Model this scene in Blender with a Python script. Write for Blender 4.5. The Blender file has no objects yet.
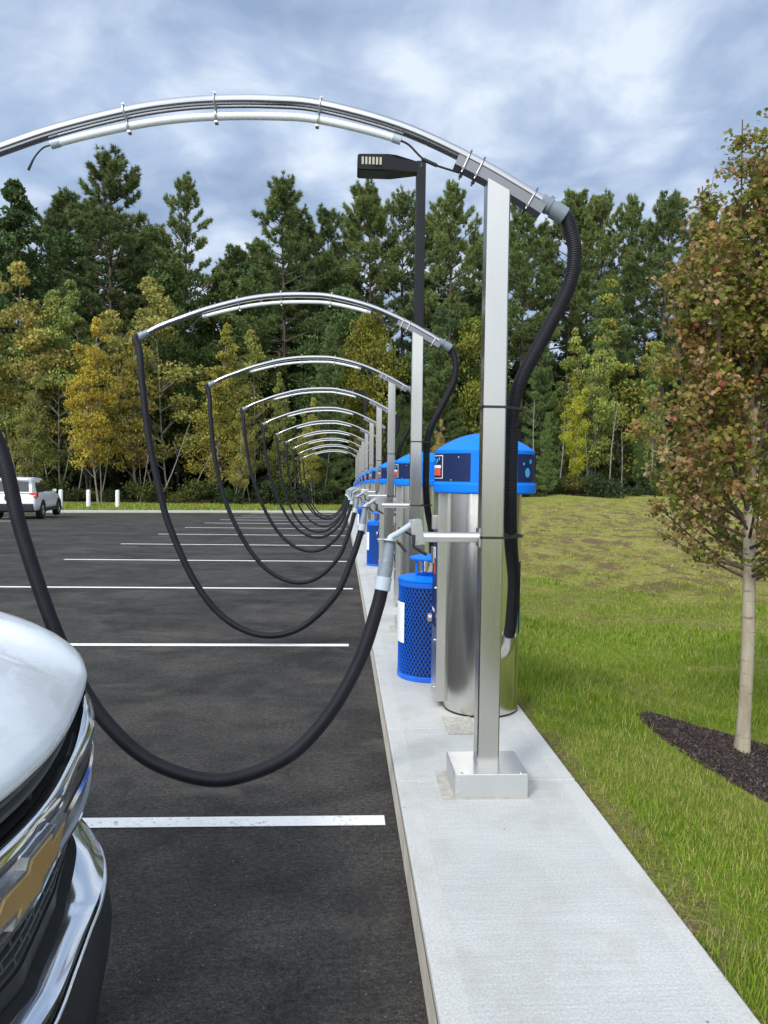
import bpy, bmesh, math, random
import numpy as np
from mathutils import Vector, Matrix
R = math.radians
PI = math.pi
sc = bpy.context.scene
COL = sc.collection
random.seed(4)
rng = np.random.default_rng(7)

# ------------------------------------------------------------------ helpers
class MB:
    """collects shapes, then links them as ONE mesh object"""
    def __init__(s):
        s.v = []; s.f = []; s.uv = {}; s.mi = {}; s.cur = 0; s.col = None
    def add(s, vs, fs, uvs=None):
        b = len(s.v); s.v += [tuple(p) for p in vs]
        for i, f in enumerate(fs):
            k = len(s.f); s.f.append(tuple(b + j for j in f)); s.mi[k] = s.cur
            if uvs: s.uv[k] = uvs[i]
        return b
    def box(s, c, d, rot=None, bev=0.0):
        bm = bmesh.new(); bmesh.ops.create_cube(bm, size=1)
        for v in bm.verts: v.co = Vector((v.co.x*d[0], v.co.y*d[1], v.co.z*d[2]))
        if bev: bmesh.ops.bevel(bm, geom=list(bm.edges), offset=bev, segments=2, affect='EDGES', profile=.5)
        M = Matrix.Translation(c) @ (rot if rot else Matrix.Identity(4))
        bm.verts.index_update()
        s.add([M @ v.co for v in bm.verts], [[v.index for v in f.verts] for f in bm.faces]); bm.free()
    def tube(s, pts, r, seg=12, caps=True, sub=0, closed=False):
        P = [Vector(p) for p in pts]
        if sub: P = spline(P, sub)
        n = len(P)
        rr = r if isinstance(r, (list, tuple)) else [r]*n
        if len(rr) != n: rr = list(np.interp(np.linspace(0, 1, n), np.linspace(0, 1, len(rr)), rr))
        T = [(P[min(i+1, n-1)] - P[max(i-1, 0)]).normalized() for i in range(n)]
        a = Vector((0, 0, 1)) if abs(T[0].z) < .9 else Vector((1, 0, 0))
        N = (a - T[0]*a.dot(T[0])).normalized()
        vs = []; fs = []; uvs = []; L = 0; Ls = []
        for i in range(n):
            if i: L += (P[i]-P[i-1]).length
            Ls.append(L)
            N = (N - T[i]*N.dot(T[i])).normalized(); B = T[i].cross(N)
            for k in range(seg):
                t = 2*PI*k/seg
                vs.append(P[i] + (N*math.cos(t) + B*math.sin(t))*rr[i])
        for i in range(n-1):
            for k in range(seg):
                k2 = (k+1) % seg
                fs.append((i*seg+k, i*seg+k2, (i+1)*seg+k2, (i+1)*seg+k))
                uvs.append(((Ls[i], k/seg), (Ls[i], (k+1)/seg), (Ls[i+1], (k+1)/seg), (Ls[i+1], k/seg)))
        if caps:
            fs.append(tuple(range(seg))[::-1]); uvs.append(((0, 0),)*seg)
            fs.append(tuple((n-1)*seg+k for k in range(seg))); uvs.append(((0, 0),)*seg)
        s.add(vs, fs, uvs)
    def lathe(s, prof, c=(0, 0, 0), seg=48, a0=0, a1=2*PI, caps=True):
        full = abs(a1-a0-2*PI) < 1e-6
        m = seg if full else seg+1
        vs = []; fs = []
        for (r, z) in prof:
            for k in range(m):
                t = a0+(a1-a0)*k/seg
                vs.append((c[0]+r*math.cos(t), c[1]+r*math.sin(t), c[2]+z))
        for i in range(len(prof)-1):
            for k in range(seg):
                k2 = (k+1) % m
                fs.append((i*m+k, i*m+k2, (i+1)*m+k2, (i+1)*m+k))
        if caps and full:
            if prof[0][0] > 1e-4: fs.append(tuple(range(m))[::-1])
            if prof[-1][0] > 1e-4: fs.append(tuple((len(prof)-1)*m+k for k in range(m)))
        s.add(vs, fs)
    def grid(s, rows, close=False):
        n = len(rows[0]); vs = [p for r in rows for p in r]; fs = []
        for i in range(len(rows)-1):
            for k in range(n if close else n-1):
                k2 = (k+1) % n
                fs.append((i*n+k, i*n+k2, (i+1)*n+k2, (i+1)*n+k))
        s.add(vs, fs)
    def prism(s, poly, f):
        """poly: 2d points; f(u, v, side) -> 3d"""
        n = len(poly)
        vs = [f(u, v, 0) for u, v in poly] + [f(u, v, 1) for u, v in poly]
        fs = [tuple(range(n))[::-1], tuple(range(n, 2*n))] + [(i, (i+1) % n, n+(i+1) % n, n+i) for i in range(n)]
        s.add(vs, fs)
    def build(s, name, mats, parent=None, smooth=True, loc=None, angle=40):
        me = bpy.data.meshes.new(name); me.from_pydata(s.v, [], s.f)
        mats = mats if isinstance(mats, (list, tuple)) else [mats]
        for m in mats: me.materials.append(m)
        if len(mats) > 1:
            me.polygons.foreach_set('material_index', [s.mi[k] for k in range(len(s.f))])
        if s.uv:
            ul = me.uv_layers.new(name='UVMap')
            for k, p in enumerate(me.polygons):
                if k in s.uv:
                    for j, li in enumerate(p.loop_indices): ul.data[li].uv = s.uv[k][j]
        me.update()
        bm = bmesh.new(); bm.from_mesh(me); bmesh.ops.recalc_face_normals(bm, faces=bm.faces); bm.to_mesh(me); bm.free()
        if smooth:
            me.polygons.foreach_set('use_smooth', [True]*len(me.polygons))
            me.set_sharp_from_angle(angle=R(angle))
        o = link(name, me, parent, loc)
        if smooth: o.modifiers.new('weighted', 'WEIGHTED_NORMAL').keep_sharp = True
        return o

def link(name, me, parent=None, loc=None):
    o = bpy.data.objects.new(name, me); COL.objects.link(o)
    if parent: o.parent = parent
    if loc: o.location = loc
    return o
def spline(P, sub):
    """Catmull-Rom through the points"""
    Q = [P[0]*2-P[1]] + list(P) + [P[-1]*2-P[-2]]; out = []
    for i in range(1, len(Q)-2):
        a, b, c, d = Q[i-1], Q[i], Q[i+1], Q[i+2]
        for k in range(sub):
            t = k/sub
            out.append(.5*((2*b)+(c-a)*t+(2*a-5*b+4*c-d)*t*t+(3*b-a-3*c+d)*t**3))
    out.append(P[-1].copy()); return out
def np_mesh(name, V, F, mats, cols=None, fm=None, smooth=False):
    """V (n,3), F (m,k) equal sided faces, one colour per vertex"""
    me = bpy.data.meshes.new(name); n = len(V); m, k = F.shape
    me.vertices.add(n); me.vertices.foreach_set('co', V.astype(np.float32).ravel())
    me.loops.add(m*k); me.loops.foreach_set('vertex_index', F.astype(np.int32).ravel())
    me.polygons.add(m); me.polygons.foreach_set('loop_start', np.arange(0, m*k, k, dtype=np.int32))
    me.polygons.foreach_set('loop_total', np.full(m, k, dtype=np.int32))
    for mt in (mats if isinstance(mats, (list, tuple)) else [mats]): me.materials.append(mt)
    if fm is not None: me.polygons.foreach_set('material_index', fm.astype(np.int32))
    if cols is not None:
        a = me.attributes.new('leaf', 'FLOAT_COLOR', 'POINT')
        a.data.foreach_set('color', np.c_[cols, np.ones(n)].astype(np.float32).ravel())
    if smooth: me.polygons.foreach_set('use_smooth', np.ones(m, dtype=bool))
    me.update(calc_edges=True); me.validate(); return me
def tag(o, label=None, cat=None, group=None, kind=None):
    if label: o['label'] = label
    if cat: o['category'] = cat
    if group: o['group'] = group
    if kind: o['kind'] = kind
    return o
def empty(name, loc=(0, 0, 0), rz=0):
    o = bpy.data.objects.new(name, None); COL.objects.link(o); o.location = loc; o.rotation_euler = (0, 0, rz)
    o.empty_display_size = .2; return o
def copy_tree(o, parent=None, skip=()):
    c = o.copy(); COL.objects.link(c)
    if parent: c.parent = parent
    for ch in list(o.children):
        if ch.name.split('.')[0] not in skip: copy_tree(ch, c, skip)
    return c

# ------------------------------------------------------------------ materials
def nt(name):
    m = bpy.data.materials.new(name); m.use_nodes = True
    t = m.node_tree; b = t.nodes['Principled BSDF']; return m, t, b
def node(t, typ, **kw):
    n = t.nodes.new(typ)
    for k, v in kw.items():
        if k in n.inputs: n.inputs[k].default_value = v
        else: setattr(n, k, v)
    return n
def ramp(t, fac, stops, interp='LINEAR'):
    r = t.nodes.new('ShaderNodeValToRGB'); e = r.color_ramp.elements; r.color_ramp.interpolation = interp
    while len(e) < len(stops): e.new(.5)
    for i, (p, c) in enumerate(stops):
        e[i].position = p; e[i].color = (c[0], c[1], c[2], 1) if hasattr(c, '__len__') else (c, c, c, 1)
    t.links.new(fac, r.inputs['Fac']); return r.outputs['Color']
def noise(t, vec, scale, detail=4, rough=.55, dist=0):
    n = node(t, 'ShaderNodeTexNoise', Scale=scale, Detail=detail, Roughness=rough, Distortion=dist)
    if vec is not None: t.links.new(vec, n.inputs['Vector'])
    return n.outputs['Fac']
def mapping(t, scale=(1, 1, 1), src='Object', rot=(0, 0, 0)):
    tc = t.nodes.new('ShaderNodeTexCoord'); mp = t.nodes.new('ShaderNodeMapping')
    mp.inputs['Scale'].default_value = scale; mp.inputs['Rotation'].default_value = rot
    t.links.new(tc.outputs[src], mp.inputs['Vector']); return mp.outputs['Vector']
def pos(t, scale=(1, 1, 1)):
    g = t.nodes.new('ShaderNodeNewGeometry'); mp = t.nodes.new('ShaderNodeMapping')
    mp.inputs['Scale'].default_value = scale; t.links.new(g.outputs['Position'], mp.inputs['Vector']); return mp.outputs['Vector']
def mixc(t, fac, a, b, mode='MIX'):
    n = t.nodes.new('ShaderNodeMix'); n.data_type = 'RGBA'; n.blend_type = mode
    for sock, val in ((n.inputs[0], fac), (n.inputs[6], a), (n.inputs[7], b)):
        if hasattr(val, 'default_value'): t.links.new(val, sock)
        elif hasattr(val, '__len__'): sock.default_value = (val[0], val[1], val[2], 1)
        else: sock.default_value = val
    return n.outputs[2]
def math_(t, op, a, b=None, clamp=False):
    n = t.nodes.new('ShaderNodeMath'); n.operation = op; n.use_clamp = clamp
    for i, v in enumerate((a, b)):
        if v is None: continue
        if hasattr(v, 'default_value'): t.links.new(v, n.inputs[i])
        else: n.inputs[i].default_value = v
    return n.outputs[0]
def bump(t, b, h, strength=.3, dist=.01):
    n = node(t, 'ShaderNodeBump', Strength=strength, Distance=dist); t.links.new(h, n.inputs['Height'])
    t.links.new(n.outputs['Normal'], b.inputs['Normal'])
def plain(name, c, rough=.5, metal=0, coat=0, var=.12, vs=6, spec=.5):
    m, t, b = nt(name)
    f = noise(t, mapping(t), vs, 5)
    lo = tuple(x*(1-var) for x in c); hi = tuple(min(1, x*(1+var)) for x in c)
    t.links.new(ramp(t, f, [(.3, lo), (.7, hi)]), b.inputs['Base Color'])
    b.inputs['Metallic'].default_value = metal; b.inputs['Specular IOR Level'].default_value = spec
    rr = ramp(t, noise(t, mapping(t), vs*3, 3), [(.3, max(0, rough-.06)), (.7, min(1, rough+.06))])
    t.links.new(rr, b.inputs['Roughness'])
    b.inputs['Coat Weight'].default_value = coat; b.inputs['Coat Roughness'].default_value = .04
    return m
def steel(name, c=(.62, .61, .58), rough=.3, stretch=(1, 1, 60), bumps=.01):
    m, t, b = nt(name)
    v = mapping(t, stretch); f = noise(t, v, 12, 3)
    g = noise(t, mapping(t, (1, 1, .35)), 5, 3)
    b.inputs['Metallic'].default_value = 1
    col = ramp(t, g, [(.25, tuple(x*.93 for x in c)), (.75, tuple(min(1, x*1.04) for x in c))])
    t.links.new(col, b.inputs['Base Color'])
    t.links.new(ramp(t, f, [(.25, rough-.035), (.75, rough+.035)]), b.inputs['Roughness'])
    bump(t, b, f, bumps, .004); return m

M = {}
M['steel'] = steel('brushed_steel', (.66, .65, .62), .3)
M['steel_post'] = steel('brushed_steel_post', (.54, .52, .485), .24, (30, 30, .6), .0)
M['steel_cyl'] = steel('brushed_steel_drum', (.70, .685, .64), .22, (1, 1, 50), .012)
M['steel_pol'] = steel('polished_tube', (.47, .47, .48), .13, (2, 2, 2), .01)
M['galv'] = steel('satin_bracket', (.5, .5, .5), .38, (3, 3, 3), .03)
M['box_metal'] = steel('satin_box', (.70, .70, .69), .42, (30, 1, 1), .03)
M['blue'] = plain('blue_plastic', (.0, .17, .76), .42, var=.07, vs=3, spec=.22)
M['blue_paint'] = plain('blue_coating', (.004, .11, .58), .4, var=.12, vs=8)
M['bin_in'] = plain('bin_liner_navy', (.002, .008, .055), .6)
M['navy'] = plain('navy_decal', (.006, .016, .075), .35, var=.15, vs=5, spec=.25)
M['sky_decal'] = plain('light_blue_decal', (.06, .36, .72), .35)
M['white_decal'] = plain('white_decal', (.75, .76, .78), .4, var=.03)
M['red_decal'] = plain('red_decal', (.68, .09, .03), .4, var=.04)
M['pvc'] = plain('grey_pvc', (.17, .20, .235), .38, var=.08)
M['pvc_lt'] = plain('light_grey_pvc', (.36, .42, .48), .4, var=.06)
M['tubeled'] = plain('frosted_light_tube', (.74, .76, .78), .22, var=.04)
M['black'] = plain('black_plastic', (.012, .012, .014), .45)
M['black_gl'] = plain('gloss_black', (.008, .009, .011), .16, var=.2)
M['dark'] = plain('charcoal_trim', (.014, .017, .020), .42, spec=.35)
M['void'] = plain('dark_recess', (.004, .004, .005), .8)
M['bronze'] = plain('dark_bronze_paint', (.008, .009, .012), .42, var=.15, spec=.25)
M['lens'] = plain('led_lens', (.40, .38, .30), .25, var=.05)
M['chrome'] = steel('chrome', (.86, .87, .88), .10, (1, 1, 1), .0)
M['car_white'] = plain('white_car_paint', (.60, .635, .68), .3, coat=.55, var=.015)
M['suv_white'] = plain('white_body_paint', (.80, .81, .82), .3, coat=.5, var=.01)
M['galv_dk'] = steel('dark_clamp_steel', (.22, .22, .23), .4, (3, 3, 3), .02)
M['gold'] = plain('gold_emblem', (.50, .31, .11), .36, metal=.25, var=.05)
M['glass'] = plain('dark_car_glass', (.012, .016, .018), .05, var=.1, spec=.8)
M['rubber'] = plain('tyre_rubber', (.014, .014, .015), .7)
M['tail_red'] = plain('tail_lamp_red', (.55, .025, .015), .18, coat=.6)
M['lamp_clear'] = plain('lamp_clear', (.7, .72, .74), .1, coat=.6, var=.03)
M['white_post'] = plain('white_bollard', (.72, .73, .74), .45, var=.05)

def hose_mat(name, c, pitch, bs=.3):
    m, t, b = nt(name)
    uv = t.nodes.new('ShaderNodeUVMap'); mp = node(t, 'ShaderNodeMapping'); mp.inputs['Scale'].default_value = (1/pitch, .9, 1)
    t.links.new(uv.outputs['UV'], mp.inputs['Vector'])
    w = node(t, 'ShaderNodeTexWave', Scale=1/ (2*PI) * PI, Distortion=0.0); w.wave_profile = 'SIN'
    t.links.new(mp.outputs['Vector'], w.inputs['Vector'])
    n = noise(t, mapping(t), 14, 5)
    t.links.new(ramp(t, n, [(.3, tuple(x*.75 for x in c)), (.75, tuple(x*1.35 for x in c))]), b.inputs['Base Color'])
    b.inputs['Roughness'].default_value = .5; b.inputs['Specular IOR Level'].default_value = .22
    bump(t, b, w.outputs['Fac'], bs, .005); return m
M['hose'] = hose_mat('black_corrugated_hose', (.010, .010, .015), .011)
M['hose_big'] = hose_mat('black_supply_hose', (.009, .009, .014), .016, .4)
# ------------------------------------------------------------------ the lie of the land
P0, S = 3.5, 3.66                       # first post and the pitch of the stalls
def gr(y):
    """the car park falls away gently along the row"""
    if y < 4: return 0.0
    if y < 40: return -.0005*(y-4)**2
    return -.648 - .018*min(y-40, 10)
def sm(a, b, x):
    t = min(1, max(0, (x-a)/(b-a))); return t*t*(3-2*t)
def field(x, y):
    f = -.40 - .36*sm(6, 15, y) + .80*sm(17, 56, y) + .012*max(0, x-8)
    f += (.07*math.sin(x*.9+y*.35) + .05*math.sin(x*.4-y*.8+1) + .03*math.sin(x*2.3+y*1.1+math.sin(y*.7)*2))*sm(9, 18, y)
    return f
def land(x, y):
    e = gr(y)
    if x < 1.15: return e
    w = 2.0 + max(0, y-34)*.25
    t = sm(0, w, x-1.15)
    return (e+.125)*(1-t) + field(x, y)*t
def kerb_y(x): return 46 + .285*max(x, -60)
XL, XR, KH = .274, 1.142, .15           # the concrete strip

def mat_asphalt():
    m, t, b = nt('asphalt'); p = pos(t)
    big = noise(t, pos(t, (.8, 1.0, 1)), .8, 6, .6, .5); mid = noise(t, pos(t, (1, 1.2, 1)), 2.2, 8, .7, .3); fine = noise(t, p, 110, 4, .8)
    c = ramp(t, big, [(.34, (.020, .019, .018)), (.5, (.033, .031, .029)), (.68, (.058, .053, .048))])
    c = mixc(t, ramp(t, mid, [(.44, 0), (.74, .5)]), c, (.085, .076, .066))
    dk = noise(t, pos(t, (1, 1.1, 1)), 1.5, 7, .68, .5)
    c = mixc(t, ramp(t, dk, [(.52, 0), (.64, .55)]), c, (.013, .0125, .0125))
    gr2 = noise(t, pos(t, (1, 1.4, 1)), 38, 6, .75); c = mixc(t, .8, c, ramp(t, gr2, [(.34, .12), (.66, .92)]), 'OVERLAY')
    c = mixc(t, .75, c, ramp(t, fine, [(.36, .05), (.66, 1.0)]), 'OVERLAY')
    vo = node(t, 'ShaderNodeTexVoronoi', Scale=55.0); t.links.new(p, vo.inputs['Vector'])
    sp = node(t, 'ShaderNodeSeparateColor'); t.links.new(vo.outputs['Color'], sp.inputs[0])
    g = math_(t, 'MULTIPLY', math_(t, 'LESS_THAN', vo.outputs['Distance'], .17), math_(t, 'GREATER_THAN', sp.outputs[0], .93))
    c = mixc(t, g, c, (.17, .155, .13))
    dust = noise(t, pos(t, (.7, 1.6, 1)), 1.1, 8, .74, .4)
    c = mixc(t, ramp(t, dust, [(.55, 0), (.72, .6)]), c, (.115, .104, .088))
    t.links.new(c, b.inputs['Base Color'])
    t.links.new(ramp(t, mid, [(.3, .92), (.7, .74)]), b.inputs['Roughness'])
    b.inputs['Specular IOR Level'].default_value = .25
    bump(t, b, math_(t, 'ADD', fine, math_(t, 'MULTIPLY', mid, .5)), .8, .006); return m
def mat_concrete(name='concrete', k=1.0):
    m, t, b = nt(name); p = pos(t)
    br = noise(t, pos(t, (2.0, 55, 5)), 1.6, 4, .7); cl = noise(t, p, 2.3, 6, .62, .3); fine = noise(t, p, 120, 3)
    sx = t.nodes.new('ShaderNodeSeparateXYZ'); t.links.new(p, sx.inputs[0])
    c = ramp(t, cl, [(.28, (.375*k, .38*k, .372*k)), (.5, (.42*k, .425*k, .417*k)), (.75, (.465*k, .47*k, .462*k))])
    off = math_(t, 'ABSOLUTE', math_(t, 'SUBTRACT', sx.outputs['X'], (XL+XR)/2))
    mid = math_(t, 'LESS_THAN', off, (XR-XL)/2-.088)              # the margins were tooled smooth, the middle broomed
    c = mixc(t, math_(t, 'MULTIPLY', mid, .30), c, ramp(t, br, [(.25, .34), (.75, .66)]), 'OVERLAY')
    c = mixc(t, math_(t, 'MULTIPLY', math_(t, 'SUBTRACT', 1.0, mid), .25), c, (.53*k, .525*k, .50*k))
    c = mixc(t, .5, c, ramp(t, fine, [(.34, .36), (.66, .64)]), 'OVERLAY')
    st = noise(t, pos(t, (1, .7, 1)), 4.4, 5, .65)
    c = mixc(t, ramp(t, st, [(.52, 0), (.72, .5)]), c, (.32*k, .305*k, .265*k))
    vo = node(t, 'ShaderNodeTexVoronoi', Scale=13.0); t.links.new(p, vo.inputs['Vector'])
    sp = node(t, 'ShaderNodeSeparateColor'); t.links.new(vo.outputs['Color'], sp.inputs[0])
    g = math_(t, 'MULTIPLY', math_(t, 'LESS_THAN', vo.outputs['Distance'], .055), math_(t, 'GREATER_THAN', sp.outputs[0], .72))
    c = mixc(t, g, c, (.16, .15, .13))
    t.links.new(c, b.inputs['Base Color']); b.inputs['Roughness'].default_value = .82
    bump(t, b, math_(t, 'ADD', br, math_(t, 'MULTIPLY', fine, .6)), .35, .004); return m
def mat_soil():
    m, t, b = nt('turf_ground'); p = pos(t)
    a = noise(t, p, .55, 6, .62, .4); f = noise(t, p, 6, 6, .7); g = noise(t, p, 40, 4, .7)
    dry = noise(t, pos(t, (.5, .35, .5)), .5, 5, .6, .5)
    green = ramp(t, f, [(.25, (.10, .165, .012)), (.55, (.18, .255, .022)), (.8, (.27, .31, .045))])
    straw = ramp(t, f, [(.25, (.19, .165, .05)), (.55, (.33, .28, .095)), (.8, (.42, .36, .15))])
    c = mixc(t, ramp(t, a, [(.42, 0), (.66, .85)]), green, straw)
    # the dry bank across the swale
    sx = t.nodes.new('ShaderNodeSeparateXYZ'); t.links.new(p, sx.inputs[0])
    wob = math_(t, 'MULTIPLY', dry, 16)
    yy = math_(t, 'ADD', sx.outputs['Y'], wob)
    bank = math_(t, 'MULTIPLY', ramp(t, math_(t, 'DIVIDE', yy, 60), [(.26, 0), (.38, 1), (.80, 1), (1.0, .35)]), ramp(t, math_(t, 'DIVIDE', sx.outputs['X'], 20), [(.1, 0), (.30, 1)]))
    c = mixc(t, math_(t, 'MULTIPLY', bank, ramp(t, noise(t, p, 1.5, 6, .7), [(.30, .25), (.62, .85)])), c, straw)
    bare = noise(t, pos(t, (1, .6, 1)), 1.5, 8, .74, .5)
    c = mixc(t, math_(t, 'MULTIPLY', bank, ramp(t, bare, [(.48, 0), (.55, .95)])), c, (.16, .108, .06))
    # bare soil worn along the slab edge
    ex = math_(t, 'ADD', sx.outputs['X'], math_(t, 'MULTIPLY', noise(t, p, 1.3, 5, .65), -.75))
    edge = ramp(t, math_(t, 'DIVIDE', ex, 2), [(.40, 1), (.475, 0)])
    c = mixc(t, math_(t, 'MULTIPLY', edge, ramp(t, noise(t, p, 7, 5, .7), [(.35, .2), (.6, .95)])), c, ramp(t, g, [(.3, (.12, .085, .045)), (.7, (.28, .215, .12))]))
    # leaf litter in the wood
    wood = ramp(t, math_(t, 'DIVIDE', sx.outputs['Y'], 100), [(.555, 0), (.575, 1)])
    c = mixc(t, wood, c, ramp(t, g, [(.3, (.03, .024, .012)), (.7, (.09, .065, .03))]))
    c = mixc(t, .6, c, ramp(t, g, [(.25, .25), (.75, .75)]), 'OVERLAY')
    t.links.new(c, b.inputs['Base Color']); b.inputs['Roughness'].default_value = .95; b.inputs['Specular IOR Level'].default_value = .1
    bump(t, b, math_(t, 'ADD', f, g), 1.0, .05); return m
def mat_line():
    m, t, b = nt('worn_white_paint'); p = pos(t)
    f = noise(t, p, 34, 5, .7); g = noise(t, p, 5, 4)
    k = math_(t, 'MULTIPLY', ramp(t, f, [(.55, 0), (.66, 1)]), ramp(t, g, [(.40, .1), (.68, .95)]))
    c = mixc(t, k, ramp(t, g, [(.3, (.70, .70, .70)), (.7, (.80, .80, .80))]), (.09, .085, .08))
    t.links.new(c, b.inputs['Base Color']); b.inputs['Roughness'].default_value = .7
    bump(t, b, f, .3, .003); return m
M['asphalt'] = mat_asphalt(); M['concrete'] = mat_concrete(); M['soil'] = mat_soil(); M['line'] = mat_line()
M['kerb_concrete'] = plain('kerb_face_concrete', (.50, .46, .39), .85, var=.16, vs=9)
M['sand'] = plain('bare_sand', (.40, .31, .20), .95, var=.25, vs=1.5)
M['grout'] = plain('tan_grout', (.36, .345, .305), .9, var=.2, vs=30)
M['mulch'] = plain('mulch_bed', (.030, .020, .017), .95, var=.5, vs=40)

def sheet(name, xs, ys, zf, mat):
    X, Y = np.meshgrid(xs, ys); V = np.array([(x, y, zf(x, y)) for x, y in zip(X.ravel(), Y.ravel())])
    n = len(xs); i = np.arange(len(ys)-1)[:, None]*n + np.arange(n-1)[None, :]
    F = np.stack([i, i+1, i+n+1, i+n], -1).reshape(-1, 4)
    return tag(link(name, np_mesh(name, V, F, mat, smooth=True)), kind='structure')
xs = np.unique(np.concatenate([np.linspace(-400, -60, 12), np.linspace(-60, .6, 40), np.linspace(.6, 1.1, 3), np.linspace(1.15, 8, 60), np.linspace(8, 40, 65), np.linspace(40, 400, 20)]))
ys = np.unique(np.concatenate([np.linspace(-300, -5, 16), np.linspace(-5, 12, 90), np.linspace(12, 60, 110), np.linspace(60, 110, 20), np.linspace(110, 500, 14)]))
def zland(x, y):
    if x < 1.13 and y < kerb_y(min(x, 1.1)) + .05: return gr(y) - .06
    z = land(x, y)
    if y > 14: z += .035*min(1, (y-14)/4)*math.sin(x*1.7+y)*math.sin(y*1.3-x*.6)
    if x < 1.15: z = gr(y) + .10 + .004*min(30, max(0, y-kerb_y(max(-60, x))))
    return z
sheet('ground', xs, ys, zland, M['soil'])
# asphalt: rows of quads up to the far kerb
def asphalt():
    xs = np.concatenate([np.linspace(-120, -30, 10), np.linspace(-28, XL, 45)]); ts = np.linspace(0, 1, 90)
    V = []; 
    for t in ts:
        for x in xs:
            y1 = kerb_y(x); y = -60 + (y1+60)*t; V.append((x, y, gr(y)))
    n = len(xs); i = np.arange(len(ts)-1)[:, None]*n + np.arange(n-1)[None, :]
    F = np.stack([i, i+1, i+n+1, i+n], -1).reshape(-1, 4)
    tag(link('car_park', np_mesh('car_park', np.array(V), F, M['asphalt'], smooth=True)), kind='structure')
asphalt()
# the concrete strip: kerb edge + slabs with tooled joints
def strip():
    m = MB(); Y1 = kerb_y(.3) + .0
    joints = [-6, -4.4, -2.8, -1.3, .15, 1.85, 3.56, 4.31]
    y = 4.31
    while y < Y1-2: y += 1.83; joints.append(y)
    joints[-1] = Y1
    for a, b in zip(joints[:-1], joints[1:]):
        for x0, x1, mi in ((XL, XR, 0),):
            g = .002; n = 1 if b < 12 else 1
            bev = .012 if x0 == XL else .005
            zc = gr((a+b)/2); sl = math.atan2(gr(b)-gr(a), b-a)
            m.box(((x0+x1)/2, (a+b)/2, zc+KH/2-.05), (x1-x0, b-a-2*g, KH+.1), Matrix.Rotation(sl, 4, 'X'), bev)
    o = m.build('sidewalk', M['concrete'], angle=30); tag(o, kind='structure')
    f = MB()                                      # the vertical kerb face, weathered, 3 mm proud
    for a, b in zip(joints[:-1], joints[1:]):
        f.add([(XL-.003, a, gr(a)-.05), (XL-.003, b, gr(b)-.05), (XL-.003, b, gr(b)+KH-.014), (XL-.003, a, gr(a)+KH-.014)], [(0, 1, 2, 3)])
    tag(f.build('kerb_face', M['kerb_concrete']), kind='structure')
strip()
def far_kerb():
    m = MB(); X = list(np.linspace(-80, .3, 60)) + [.3]
    rows = []
    for x in X[:-1]:
        y = kerb_y(x); z = gr(y)
        rows.append([(x, y-.02, z-.1), (x, y-.02, z+.11), (x, y, z+.14), (x, y+.14, z+.14), (x, y+.17, z-.1)])
    m.grid(rows); tag(m.build('kerb', M['concrete']), kind='structure')
far_kerb()
# stall lines: 4 mm above the asphalt
def lines():
    for k in range(-2, 12):
        y = 3.472 + k*S
        x1 = (.20, .08, .17, .11, .14, .12)[k % 6] if k != 0 else .215
        x0 = -5.15; m = MB(); n = 14; rows = []
        if y > kerb_y(x0)-.5: continue
        for i in range(n+1):
            x = x0 + (x1-x0)*i/n; yy = y + .055*(x1-x)/5*.6
            rows.append([(x, yy-.05, gr(yy)+.004), (x, yy+.05, gr(yy)+.004)])
        m.grid(rows)
        tag(m.build('stall_line', M['line']), kind='structure')
    for k in range(2, 9):                          # stalls on the far side of the aisle
        y = 3.472 + k*S; x0, x1 = -18.0, -12.2
        if y > kerb_y(x0)-.3: continue
        m = MB(); m.grid([[(x, y-.05, gr(y)+.004), (x, y+.05, gr(y)+.004)] for x in np.linspace(x0, x1, 5)])
        tag(m.build('stall_line', M['line']), kind='structure')
lines()
def dirt():
    m = MB(); m.grid([[(x+.4*math.sin(y), y, land(x, y)+.03) for x in np.linspace(18.6, 26, 12)] for y in np.linspace(33.4, 36.2, 6)]); tag(m.build('dirt_path', M['sand']), kind='structure')
dirt()
# mulch bed round the street maple
def mulch():
    m = MB(); rows = []; cx, cy = 2.80, 4.93
    for r in np.linspace(0, 1, 9):
        row = []
        for k in range(40):
            a = 2*PI*k/40; w = 1 + .08*math.sin(3*a+1) + .05*math.sin(7*a)
            x = cx + r*w*.62*math.cos(a) + r*w*.28*math.sin(a)*-1*.4; y = cy + r*w*.95*math.sin(a)
            row.append((x, y, land(x, y) + .045*(1-r**4) - .012*(r > .97)))
        rows.append(row)
    m.grid(rows, close=True); tag(m.build('mulch_bed', M['mulch']), kind='structure')
    n = 9000; a = rng.uniform(0, 2*PI, n); r = np.sqrt(rng.uniform(0, 1, n))*1.03
    X = cx + r*.62*np.cos(a) - r*.112*np.sin(a); Y = cy + r*.95*np.sin(a)
    Z = np.array([land(x, y) for x, y in zip(X, Y)]) + .045*(1-np.minimum(r, 1)**4) + rng.uniform(0, .014, n)
    V, F = cards(np.c_[X, Y, Z], rng.uniform(.006, .022, n), rng.uniform(.003, .007, n), tilt=.5)
    c = np.array([(.035, .024, .02), (.075, .05, .042), (.13, .095, .08), (.02, .014, .012)])[rng.choice(4, n, p=[.4, .3, .1, .2])]
    tag(link('mulch_chips', np_mesh('mulch_chips', V, F, M['leafcol'], np.repeat(c, 4, 0))), kind='stuff')
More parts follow.
